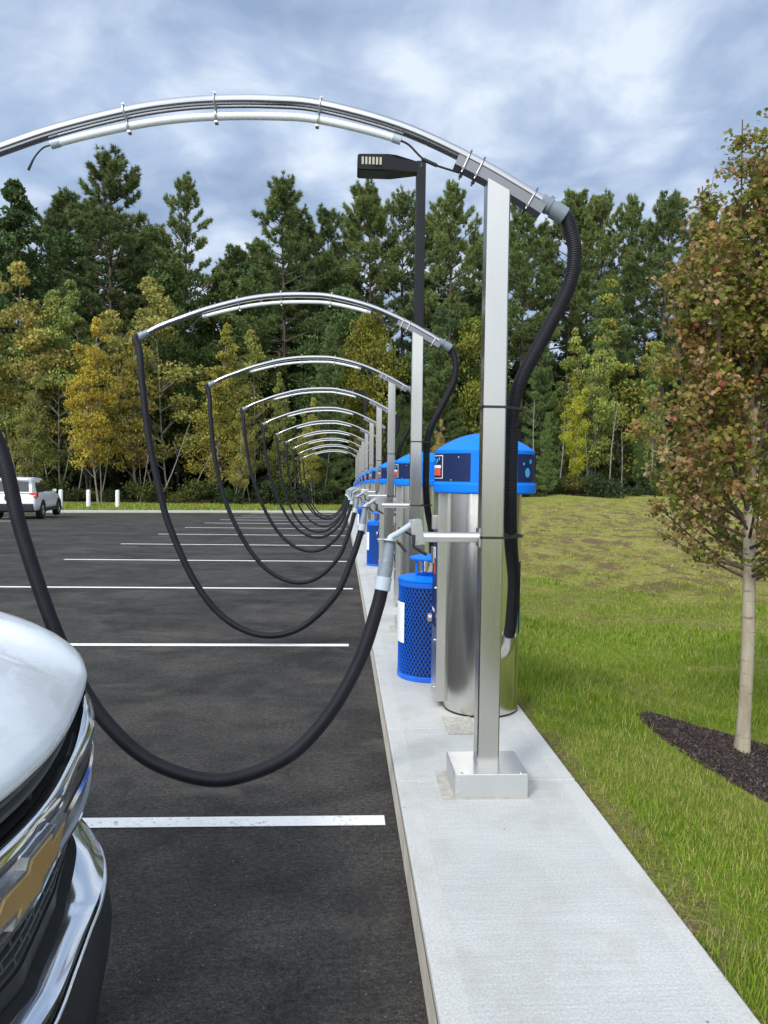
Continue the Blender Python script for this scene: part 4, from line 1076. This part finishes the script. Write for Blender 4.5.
TREES = [
('pine', -20.5, 70, 29.2, 1.05, (1, 1, 1), 'tallest dense dark pine on the left, its spire above the golden birches'),
('pine', -14.6, 72, 28.0, 0.8, (1.15, 1.15, 1), 'slim feathery pine with sky on both sides, right of the tallest left pine'),
('pine', -27.9, 78, 28.4, 1.1, (0.9, 0.95, 0.9), 'broad dark pine merging into the crowns at the left'),
('hardwood', -27.4, 68, 25.2, 1.0, (0.68, 1.0, 0.88), 'round dark green hardwood crown at the far left skyline'),
('hardwood', -32.7, 70, 25.1, 1.1, (0.66, 0.94, 0.88), 'dark green hardwood at the left end of the skyline'),
('pine', -5.3, 70, 27.4, 1.0, (1, 1.05, 0.95), 'bushy pine with a square dense top near the middle of the skyline'),
('pine', -1.6, 74, 26.2, 0.95, (0.9, 0.95, 0.9), 'lower pine just right of the square topped pine'),
('pine', 2.7, 72, 27.5, 0.9, (1.15, 1.15, 1), 'open crowned pine left of the lamp head and pole'),
('pine', 5.8, 76, 28.8, 0.8, (1, 1, 1), 'narrow pine directly behind the tall black lamp pole'),
('pine', 9.5, 70, 27.3, 0.85, (1.2, 1.2, 1.05), 'lone airy pine between the lamp pole and the nearest steel post'),
('pine', 13.7, 78, 25.6, 0.9, (0.95, 1, 0.95), 'short pine hidden behind the nearest steel post'),
('pine', 15.8, 68, 25.6, 0.95, (1, 1.05, 0.95), 'pine showing just right of the nearest steel post'),
('pine', 20.9, 72, 27.6, 0.9, (1.1, 1.1, 1), 'pine crown behind the curved black hose beside the nearest post'),
('pine', 23.6, 70, 26.9, 0.8, (1.15, 1.15, 1), 'tall bare stemmed pine right of the curved black hose'),
('pine', 26.8, 72, 27.4, 0.75, (1.1, 1.15, 1), 'thin pine with visible trunk, second left of the red maple top'),
('pine', 27.9, 66, 25.7, 0.95, (0.95, 1, 1), 'spreading pine with gaps below its crown, beside the red maple top'),
('pine', 38.0, 74, 27.3, 1, (1, 1, 1), 'pine mostly hidden behind the red maple crown'),
('pine', 42.1, 70, 28.4, 1.0, (1, 1, 1), 'pine off to the right behind the red maple'),
('pine', -19.5, 80, 26.2, 1.0, (0.9, 0.95, 0.9), 'dark pine filling the gap between the two left spires'),
('pine', -11.1, 80, 24.1, 1.0, (1, 1, 0.95), 'low pine at the dip in the skyline'),
('pine', -38.7, 75, 26.6, 1.0, (1, 1, 1), 'pine past the left end of the wood'),
('hardwood', -9.9, 68, 19.6, 1.0, (0.94, 1.25, 0.96), 'rounded green hardwood under the dip in the skyline'),
('hardwood', -1.2, 66, 17.2, 0.9, (0.79, 1.15, 0.96), 'mid green hardwood behind the peak of the second hose arch'),
('hardwood', -13.8, 66, 19.2, 0.9, (0.83, 1.19, 0.88), 'green hardwood beneath the slim feathery pine'),
('maple_wild', 2.5, 60, 14.5, 0.75, (1.95, 1.82, 0.72), 'yellow green bushy tree left of the second steel post'),
('maple_wild', 11.3, 61, 14.1, 0.8, (1.62, 1.69, 0.72), 'olive yellow tree behind the nearest steel post'),
('hardwood', 7.5, 63, 14.9, 0.8, (0.72, 1.12, 1.04), 'dark green tree right of the second steel post'),
('spruce', -1.0, 58, 12.3, 0.8, (0.9, 1, 0.95), 'soft green young evergreen behind the third arch'),
('spruce', 7.5, 60, 12.9, 0.9, (0.9, 1, 0.95), 'soft green young evergreen right of the lamp pole'),
('spruce', 15.8, 60, 12.7, 0.9, (0.9, 1.05, 0.95), 'green young evergreen behind the curved hose'),
('spruce', 22.5, 64, 18.2, 0.9, (0.95, 1.05, 0.95), 'blue green evergreen rising behind the yellow aspens'),
('birch', -25.2, 60, 16.8, 1.1, (3.25, 2.64, 1.94), 'tan and gold birch at the left edge of the photo'),
('birch', -27.5, 58, 15.0, 1.1, (2.75, 2.42, 1.89), 'gold birch beyond the left edge of the wood'),
('birch', -20.8, 58, 14.9, 1.1, (2.19, 2.49, 1.89), 'pale olive birch left of the golden birch'),
('birch', -17.0, 55, 12.4, 0.85, (3.75, 2.78, 1.13), 'brightest golden orange birch above the white bollards'),
('birch', -20.4, 63, 16.4, 1.0, (2.0, 2.35, 1.89), 'grey green birch behind the golden birch'),
('birch', -13.4, 60, 16.5, 1.2, (2.75, 2.49, 1.89), 'tall tan olive birch behind the left end of the second arch'),
('birch', -15.0, 58, 12.0, 0.9, (2.87, 2.28, 1.49), 'rusty gold birch right of the golden birch'),
('birch', -9.7, 59, 12.7, 1.0, (2.87, 2.49, 1.35), 'yellow olive birch between the second and third arch'),
('birch', -6.6, 60, 12.6, 1.0, (2.37, 2.28, 1.62), 'olive birch behind the top of the third arch'),
('birch', -2.0, 56, 7.1, 0.8, (2.63, 2.42, 1.35), 'small gold tree seen through the far arches'),
('birch', -4.3, 58, 8.9, 0.8, (1.87, 2.0, 1.35), 'dull olive tree seen through the fourth arch'),
('birch', -7.6, 55, 6.7, 0.75, (2.37, 2.13, 1.35), 'low rusty birch behind the drooping third hose'),
('birch', -21.8, 55, 8.5, 0.8, (2.13, 2.13, 1.62), 'leaning birch behind the parked white car'),
('aspen', 18.4, 62, 13.5, 0.9, (2.5, 2.49, 1.5), 'leaning yellow aspen at the left of the aspen group'),
('aspen', 20.1, 60, 13.6, 0.95, (2.5, 2.7, 1.8), 'pale green aspen in the middle of the aspen group'),
('aspen', 23.5, 63, 18.1, 1.05, (2.78, 2.64, 1.5), 'tallest aspen with a thin tan top, beside the red maple'),
('aspen', 17.9, 57, 8.9, 0.7, (3.44, 3.27, 0.9), 'bright yellow aspen low in the aspen group'),
('aspen', 24.7, 60, 11.7, 0.9, (1.98, 2.28, 1.8), 'green aspen behind the left side of the red maple'),
('aspen', 27.5, 58, 9.2, 0.9, (1.84, 2.13, 1.8), 'aspen screened by the red maple leaves'),
('aspen', 32.5, 60, 10.3, 0.9, (1.84, 2.13, 1.8), 'aspen behind the red maple trunk'),
('spruce', 14.6, 54, 6.0, 0.7, (1.05, 1.2, 1), 'dark green young evergreen beside the first blue dome'),
('birch', 7.0, 54, 5.5, 0.6, (3.25, 2.42, 2.43), 'small russet tree between the first and second blue domes'),
('birch', 12.2, 57, 5.4, 0.6, (1.87, 2.0, 1.62), 'low olive tree behind the first blue dome'),
('hardwood', 4.3, 58, 7.6, 0.6, (0.66, 1.0, 0.8), 'low dark tree behind the row of blue domes'),
('hardwood', -34.2, 76, 22.9, 1.0, (0.66, 1.06, 0.88), 'dark green hardwood deep in the wood, mostly hidden by the front row'),
('hardwood', -25.1, 74, 23.5, 1.0, (0.66, 1.06, 0.88), 'dark green hardwood deep in the wood, mostly hidden by the front row'),
('hardwood', -20.3, 75, 23.7, 1.0, (0.61, 1.0, 0.88), 'dark green hardwood deep in the wood, mostly hidden by the front row'),
('hardwood', -16.3, 74, 21.0, 0.9, (0.72, 1.12, 0.88), 'dark green hardwood deep in the wood, mostly hidden by the front row'),
('hardwood', -12.9, 73, 20.2, 0.9, (0.77, 1.12, 0.88), 'dark green hardwood deep in the wood, mostly hidden by the front row'),
('hardwood', -7.2, 76, 21.5, 1.0, (0.61, 1.0, 0.88), 'dark green hardwood deep in the wood, mostly hidden by the front row'),
('hardwood', -3.8, 75, 21.9, 1.0, (0.66, 1.06, 0.88), 'dark green hardwood deep in the wood, mostly hidden by the front row'),
('hardwood', 0.6, 76, 21.7, 1.0, (0.66, 1.06, 0.88), 'dark green hardwood deep in the wood, mostly hidden by the front row'),
('hardwood', 7.6, 77, 21.5, 1.0, (0.61, 1.0, 0.88), 'dark green hardwood deep in the wood, mostly hidden by the front row'),
('hardwood', 12.4, 76, 20.4, 1.0, (0.66, 1.06, 0.88), 'dark green hardwood deep in the wood, mostly hidden by the front row'),
('hardwood', 19.7, 77, 19.3, 0.9, (0.66, 1.06, 0.88), 'dark green hardwood deep in the wood, mostly hidden by the front row'),
('hardwood', 23.6, 76, 17.4, 0.9, (0.61, 1.0, 0.88), 'dark green hardwood deep in the wood, mostly hidden by the front row'),
('hardwood', 29.9, 74, 16.0, 0.9, (0.66, 1.06, 0.88), 'dark green hardwood deep in the wood, mostly hidden by the front row'),
('hardwood', 35.8, 76, 17.0, 1.0, (0.66, 1.06, 0.88), 'dark green hardwood deep in the wood, mostly hidden by the front row'),
('pine', -26.5, 82, 29.0, 0.9, (0.95, 1, 0.95), 'dark pine standing behind the gap between the front skyline pines'),
('pine', -4.1, 82, 27.9, 1.0, (0.95, 1, 0.95), 'dark pine standing behind the gap between the front skyline pines'),
('pine', 0.8, 83, 28.4, 0.95, (0.95, 1, 0.95), 'dark pine standing behind the gap between the front skyline pines'),
('pine', 9.1, 83, 28.7, 0.95, (0.95, 1, 0.95), 'dark pine standing behind the gap between the front skyline pines'),
('pine', 17.1, 82, 28.3, 0.9, (0.95, 1, 0.95), 'dark pine standing behind the gap between the front skyline pines'),
('pine', 21.6, 83, 28.0, 0.95, (0.95, 1, 0.95), 'dark pine standing behind the gap between the front skyline pines'),
('pine', 26.3, 83, 29.2, 0.9, (0.95, 1, 0.95), 'dark pine standing behind the gap between the front skyline pines'),
('pine', 32.6, 82, 28.4, 0.95, (0.95, 1, 0.95), 'dark pine standing behind the gap between the front skyline pines'),
('pine', 38.3, 82, 29.5, 1.0, (0.95, 1, 0.95), 'dark pine standing behind the gap between the front skyline pines'),
('pine', -19.4, 83, 25.9, 1.0, (0.95, 1, 0.95), 'dark pine standing behind the gap between the front skyline pines'),
('pine', -8.8, 84, 25.9, 1.0, (0.95, 1, 0.95), 'dark pine standing behind the gap between the front skyline pines'),
('hardwood', 22.5, 57, 5.2, 0.5, (0.77, 1.12, 0.8), 'low dark green tree at the foot of the aspens'),
]
for i, t in enumerate(TREES): plant(*t, i)
# the mass of the wood behind, down to the dark understorey
def wood():
    n = 52000; X = rng.uniform(-95, 75, n); Y = rng.uniform(78, 100, n)
    top = np.where(X < -8, 16.5, np.where(X < 2, 15, 14.0)) + 1.6*np.sin(X*.45)+1.3*np.sin(X*1.1+1)
    Z = rng.uniform(-1, 1, n)**1*0 + rng.uniform(0, 1, n)*top - 1
    m = 24000; X2 = rng.uniform(-60, 46, m); Y2 = rng.uniform(66, 76, m); Z2 = rng.uniform(0, 1, m)**1.2*(7.2+1.2*np.sin(X2*.6)+np.sin(X2*1.7)) - 1
    P = np.r_[np.c_[X, Y, Z], np.c_[X2, Y2, Z2]]
    V, F = cards(P, np.r_[rng.uniform(.5, 1.0, n), rng.uniform(.25, .6, m)], np.r_[rng.uniform(.25, .5, n), rng.uniform(.12, .3, m)])
    c = np.array([.030, .050, .018])*rng.uniform(.6, 1.5, (n+m, 1)); c[:, 0] *= rng.uniform(.8, 1.7, n+m)
    o = link('distant_wood', np_mesh('distant_wood', V, F, M['leaf'], np.repeat(c, 4, 0))); tag(o, kind='stuff')
wood()
# bare pale stems standing and leaning at the wood's edge
def stems():
    m0 = []
    for sd in range(4):
        r = random.Random(sd+90); m = MB(); ph = r.uniform(0, 6)
        m.tube([(.12*math.sin(z*.6+ph)+.02*z, .1*math.sin(z*.5+ph), z) for z in np.linspace(0, 6.4, 9)], list(np.linspace(.055, .015, 9)), 7)
        for _ in range(5):
            z = r.uniform(3, 6.2); a = r.uniform(0, 6.3); m.tube([(.02*z, 0, z), (.02*z+math.cos(a)*.7, math.sin(a)*.7, z+.7)], [.02, .006], 5)
        o = m.build('stem', M['birch_bark']); m0.append(o.data); bpy.data.objects.remove(o)
    xs = [(-23.5, 57, -8), (-20.6, 56.5, 12), (-19.4, 57, 15), (-17.8, 58, 4), (-14.8, 56.5, 14), (-13.6, 57, 22), (-11.4, 57, 27), (-7.4, 57, 12), (-3.6, 58, -3), (-1.6, 57, 9), (14.6, 57, -3), (16.4, 57, 2), (17.6, 58, 5), (18.5, 57, -2), (20.2, 57, 3), (21.6, 58, -4), (23.4, 57, 2), (25.3, 58, -3), (27.1, 57, 4), (-25.5, 57, 6), (-27.2, 58, -3)]
    for i, (x, y, ln) in enumerate(xs):
        o = link('bare_stem', m0[i % 4], None, (x, y, zland(x, y)-.1)); o.rotation_euler = (R(random.uniform(-4, 4)), R(ln), random.uniform(-.3, .3)); s = random.uniform(.8, 1.15); o.scale = (s, s, s)
        tag(o, 'slender pale tree stem with few twigs at the dark foot of the wood', 'tree stem', 'pale stems at the dark foot of the wood')
stems()
# shrubs along the foot of the wood
def shrubs():
    lib = []
    for sd in range(3):
        r = np.random.default_rng(sd+200); n = 1500; nc = 14; C = np.c_[r.normal(0, .75, (nc, 2)), r.uniform(.3, 1.5, nc)]
        P = C[r.integers(0, nc, n)] + r.normal(0, .26, (n, 3)); P[:, 2] = np.abs(P[:, 2])
        V, F = cards(P, .10*r.uniform(.6, 1.3, n), .06*r.uniform(.7, 1.3, n)); c = np.array([.045, .065, .024])*r.uniform(.6, 1.4, (n, 1))
        st = [([(0, 0, 0), tuple(C[k]*.6), tuple(C[k])], [.02, .015, .006]) for k in range(nc)]
        lib.append((trunk_mesh('stems', st, M['bark'], 5), np_mesh('foliage', V, F, M['leaf'], np.repeat(c, 4, 0))))
    r = random.Random(5); k = 0
    xs = list(np.arange(-34, 2.5, 1.55))+list(np.arange(8.5, 34, 1.35))
    for x in xs:
        x += r.uniform(-.6, .6); y = (56.4 if x < 5 else 55.2) + r.uniform(-.8, 1.8)
        root = empty('shrub', (x, y, zland(x, y)-.08), r.uniform(0, 6)); s = r.uniform(.45, .95); root.scale = (s*1.1, s*1.1, s*(1.25 if r.random() < .3 else .9))
        a, b = lib[k % 3]; link('stems', a, root); f = link('foliage', b, root); c = r.choice([(1, 1, 1), (.8, 1.05, .8), (1.5, 1.4, .8), (.7, .9, .8), (2.2, 1.5, .9)]); f.color = (*c, 1)
        tag(root, 'low shrub in the fringe along the foot of the wood', 'shrub', 'shrubs along the foot of the wood'); k += 1
shrubs()

# ------------------------------------------------------------------ the young red maple on the mulch bed
def maple():
    r = np.random.default_rng(77); pr = random.Random(77)
    bx, by = 2.87, 5.22; z0 = land(bx, by)+.02
    root = empty('red_maple', (bx, by, z0)); H = 4.36
    ax = lambda z: Vector((.012*z*z*.35-.0+.018*math.sin(z*2.1), .01*z, z))
    T = [ax(z) for z in np.linspace(-.05, H, 26)]
    rad = [(.062 if z < .02 else .052) if z < .15 else (.044*(1-z/H)**.75+.007) if z > 1.75 else .046-.005*z/1.75 for z in np.linspace(-.05, H, 26)]
    m = MB(); m.tube(T, rad, 14); tk = m.build('trunk', M['maple_bark'], root)
    # limbs: leave at a steep angle, their tips fill an egg shaped outline
    limbs = []; br = MB()
    env = lambda z: float(np.interp(z, [1.15, 1.4, 1.75, 2.2, 2.55, 2.9, 3.3, 3.6, 3.95, 4.2, 4.55], [.3, .55, .80, .90, .84, .68, .53, .43, .26, .10, .02]))
    NB = 66
    for i in range(NB):
        t = i/(NB-1); zt = 1.42+(H-1.62)*t
        a = i*2.399+pr.uniform(-.4, .4); rr = env(zt)*pr.uniform(.62, 1.06)
        if i < 5: rr *= .9
        e = R(30+30*t+pr.uniform(-8, 8)); zb = max(1.12+.05*i if i < 8 else 1.3, zt-rr*math.tan(e)); 
        p0 = ax(zb); p2 = ax(zt)+Vector((math.cos(a)*rr, math.sin(a)*rr, 0)); L = (p2-p0).length
        p1 = p0.lerp(p2, .5)+Vector((0, 0, -.06*L))
        limbs.append((p0, p1, p2, L)); br.tube([p0, p1, p2], [.006+.009*(1-t), .007, .003], 7, sub=4)
    # a few strong leaders that make the top ragged
    for (dx, dy, zb, zt) in ((-.40, .05, 1.9, 3.98), (-.22, -.12, 2.1, 4.36), (.30, .0, 2.0, 4.45), (.10, .3, 2.2, 4.3), (-.58, .1, 1.6, 3.45), (-.46, -.30, 1.7, 3.62), (.04, -.2, 2.4, 4.38)):
        p0 = ax(zb); p2 = Vector((dx, dy, zt)); p1 = p0.lerp(p2, .35)+Vector((dx*.35, dy*.35, 0)); pts = spline([p0, p1, p2], 8)
        br.tube(pts, [.018, .010, .004], 7)
        for k in range(6, len(pts)-1):
            for _ in range(2):
                a = pr.uniform(0, 6.28); L = pr.uniform(.14, .34)*(1.25-k/len(pts)); q = pts[k]; d = Vector((math.cos(a), math.sin(a), .9)).normalized()
                limbs.append((q, q+d*L*.5, q+d*L, L)); br.tube([q, q+d*L], [.005, .0025], 5)
    P = []; rel = []; shoot = []; sid = 0
    for p0, p1, p2, L in limbs:
        for _ in range(int(3.5+12*L)):                     # leafy shoots along the limb
            u = pr.uniform(.22, 1.0)**.75; q = p0.lerp(p1, u*2) if u < .5 else p1.lerp(p2, u*2-1)
            if q.z < 1.75 and pr.random() < (1.8-q.z)*1.3: continue
            a = pr.uniform(0, 6.28); l = pr.uniform(.05, .20)*(1.15-.5*u); e = q+Vector((math.cos(a)*l, math.sin(a)*l, l*pr.uniform(.0, .9)))
            if pr.random() < .5: br.tube([q, e], [.0025, .0012], 4, False)
            sid += 1; m_ = pr.randint(16, 28)
            for _ in range(m_):
                w = pr.uniform(.2, 1.1); k = q.lerp(e, w); P.append((k.x+pr.gauss(0, .034), k.y+pr.gauss(0, .034), k.z+pr.gauss(-.015, .034))); rel.append(u); shoot.append(sid)
    br.build('limbs', M['twig'], tk)
    P = np.array(P); n = len(P)
    # five lobed leaf
    out = np.array([(0, -.50), (.16, -.34), (.46, -.36), (.33, -.12), (.56, .14), (.26, .16), (.20, .26), (0, .62), (-.20, .26), (-.26, .16), (-.56, .14), (-.33, -.12), (-.46, -.36), (-.16, -.34)])*1.0
    k = len(out); sz = rng.uniform(.021, .043, n)
    nrm = rng.normal(0, .75, (n, 3))+np.array([-.1, -.35, .55]); nrm /= np.linalg.norm(nrm, axis=1)[:, None]
    tip = rng.normal(0, .6, (n, 3))+np.array([0, 0, -.9]); tip -= nrm*(tip*nrm).sum(1)[:, None]; tip /= np.linalg.norm(tip, axis=1)[:, None]
    side = np.cross(nrm, tip); cup = rng.uniform(.05, .4, n)
    V = P[:, None, :]+sz[:, None, None]*(out[None, :, 0:1]*side[:, None, :]+out[None, :, 1:2]*tip[:, None, :]+(-(out[:, 0]**2)[None, :, None]*1.4*cup[:, None, None])*nrm[:, None, :])
    pal = np.array([(.21, .235, .04), (.29, .27, .055), (.37, .275, .08), (.40, .22, .10), (.46, .31, .18), (.5, .08, .05), (.15, .19, .035)])
    # outer and upper left leaves have turned, the inner ones are still green
    turn = np.clip(.30+.30*(np.array(rel)-.5)+.28*np.clip(-P[:, 0]/.8, -1, 1)-.10*np.clip((P[:, 2]-3)/1.5, -1, 1), .05, .85)
    su = rng.uniform(0, 1, sid+1)[shoot]*.72+rng.uniform(0, 1, n)*.28      # a whole shoot turns together
    idx = np.where(su < turn, rng.choice([2, 3, 4, 3, 2], sid+1)[shoot], rng.choice([0, 1, 6, 1, 0], sid+1)[shoot])
    mixl = rng.uniform(0, 1, n) < .25; idx[mixl] = rng.choice([0, 1, 2, 4, 6], mixl.sum()); idx[rng.uniform(0, 1, n) < .012] = 5
    c = pal[idx]*rng.uniform(.65, 1.25, (n, 1))*rng.uniform(.8, 1.15, sid+1)[shoot][:, None]
    me = np_mesh('crown', V.reshape(-1, 3), np.arange(n*k).reshape(n, k), M['mapleleaf'], np.repeat(c, k, 0)); link('crown', me, root)
    tag(root, 'young maple turning rust red on the dark mulch bed at the right', 'tree')
maple()
# ------------------------------------------------------------------ sky, sun, camera
SUN_EL, SUN_AZ = R(38), R(215)           # azimuth clockwise from +y: behind the camera, to the left
w = bpy.data.worlds.new('World'); sc.world = w; w.use_nodes = True
t = w.node_tree; bg = t.nodes['Background']; bg.inputs['Strength'].default_value = .1
sky = t.nodes.new('ShaderNodeTexSky'); sky.sky_type = 'NISHITA'; sky.sun_disc = False; sky.sun_elevation = SUN_EL; sky.sun_rotation = SUN_AZ; sky.air_density = 1.0; sky.dust_density = 1.5; sky.ozone_density = 1.5
tc = t.nodes.new('ShaderNodeTexCoord'); sp = t.nodes.new('ShaderNodeSeparateXYZ'); t.links.new(tc.outputs['Generated'], sp.inputs[0])
zz = math_(t, 'ADD', math_(t, 'MAXIMUM', sp.outputs['Z'], 0), .30)
cx = t.nodes.new('ShaderNodeCombineXYZ'); t.links.new(math_(t, 'DIVIDE', sp.outputs['X'], zz), cx.inputs[0]); t.links.new(math_(t, 'DIVIDE', sp.outputs['Y'], zz), cx.inputs[1])
def cn(scale, detail, rough, dist, off):
    mp = t.nodes.new('ShaderNodeMapping'); mp.inputs['Location'].default_value = off; t.links.new(cx.outputs[0], mp.inputs['Vector'])
    return noise(t, mp.outputs['Vector'], scale, detail, rough, dist)
a = cn(2.7, 8, .5, .5, (3.1, 1.7, 0)); b = cn(6.0, 8, .52, .3, (7.7, 2.2, 0)); gaps = cn(2.3, 7, .5, .4, (1.2, 9.4, 0))
den = math_(t, 'ADD', math_(t, 'MULTIPLY', a, .62), math_(t, 'MULTIPLY', b, .38))
cloud = ramp(t, den, [(.39, (1.95, 2.65, 3.9)), (.46, (2.5, 3.2, 4.5)), (.53, (3.4, 4.1, 5.3)), (.61, (5.0, 5.6, 6.4))])
clear = mixc(t, .55, sky.outputs[0], (2.3, 3.6, 5.9))
c = mixc(t, ramp(t, gaps, [(.34, .7), (.46, .97)]), clear, cloud)
# clouds are brighter overhead and round the sun, which stands behind the camera
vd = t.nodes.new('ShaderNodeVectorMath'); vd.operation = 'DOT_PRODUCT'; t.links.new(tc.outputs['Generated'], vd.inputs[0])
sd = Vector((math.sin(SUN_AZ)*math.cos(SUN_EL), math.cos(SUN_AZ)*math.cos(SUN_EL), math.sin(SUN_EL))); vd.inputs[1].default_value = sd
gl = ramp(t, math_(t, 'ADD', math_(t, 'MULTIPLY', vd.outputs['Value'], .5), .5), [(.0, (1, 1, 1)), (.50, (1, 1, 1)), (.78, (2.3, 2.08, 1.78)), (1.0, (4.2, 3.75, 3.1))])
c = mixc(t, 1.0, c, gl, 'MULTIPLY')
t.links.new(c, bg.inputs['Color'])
sl = bpy.data.lights.new('sun', 'SUN'); sl.energy = 1.5; sl.angle = R(12); sl.color = (1, .955, .88)
so = bpy.data.objects.new('sun', sl); COL.objects.link(so); so.rotation_euler = (-sd).to_track_quat('-Z', 'Y').to_euler()
cam = bpy.data.cameras.new('camera'); co = bpy.data.objects.new('camera', cam); COL.objects.link(co); sc.camera = co
cam.sensor_fit = 'AUTO'; cam.sensor_width = 36; cam.lens = 36*764.8/1024; cam.clip_start = .05; cam.clip_end = 2000
pit, yaw, rol = .0493, .0555, .013
co.location = (0, 0, 1.6083)
fwd = Vector((math.sin(yaw)*math.cos(pit), math.cos(yaw)*math.cos(pit), -math.sin(pit))); right0 = Vector((math.cos(yaw), -math.sin(yaw), 0)); up0 = right0.cross(fwd)
right = right0*math.cos(rol)+up0*math.sin(rol); up = up0*math.cos(rol)-right0*math.sin(rol)
co.matrix_world = Matrix(((right.x, up.x, -fwd.x, 0), (right.y, up.y, -fwd.y, 0), (right.z, up.z, -fwd.z, 1.6083), (0, 0, 0, 1)))
vs = sc.view_settings; vs.view_transform = 'Standard'; vs.look = 'None'; vs.gamma = 1; vs.exposure = .7; vs.use_curve_mapping = False
sc.cycles.max_bounces = 8; sc.cycles.transparent_max_bounces = 8; sc.cycles.use_denoising = True
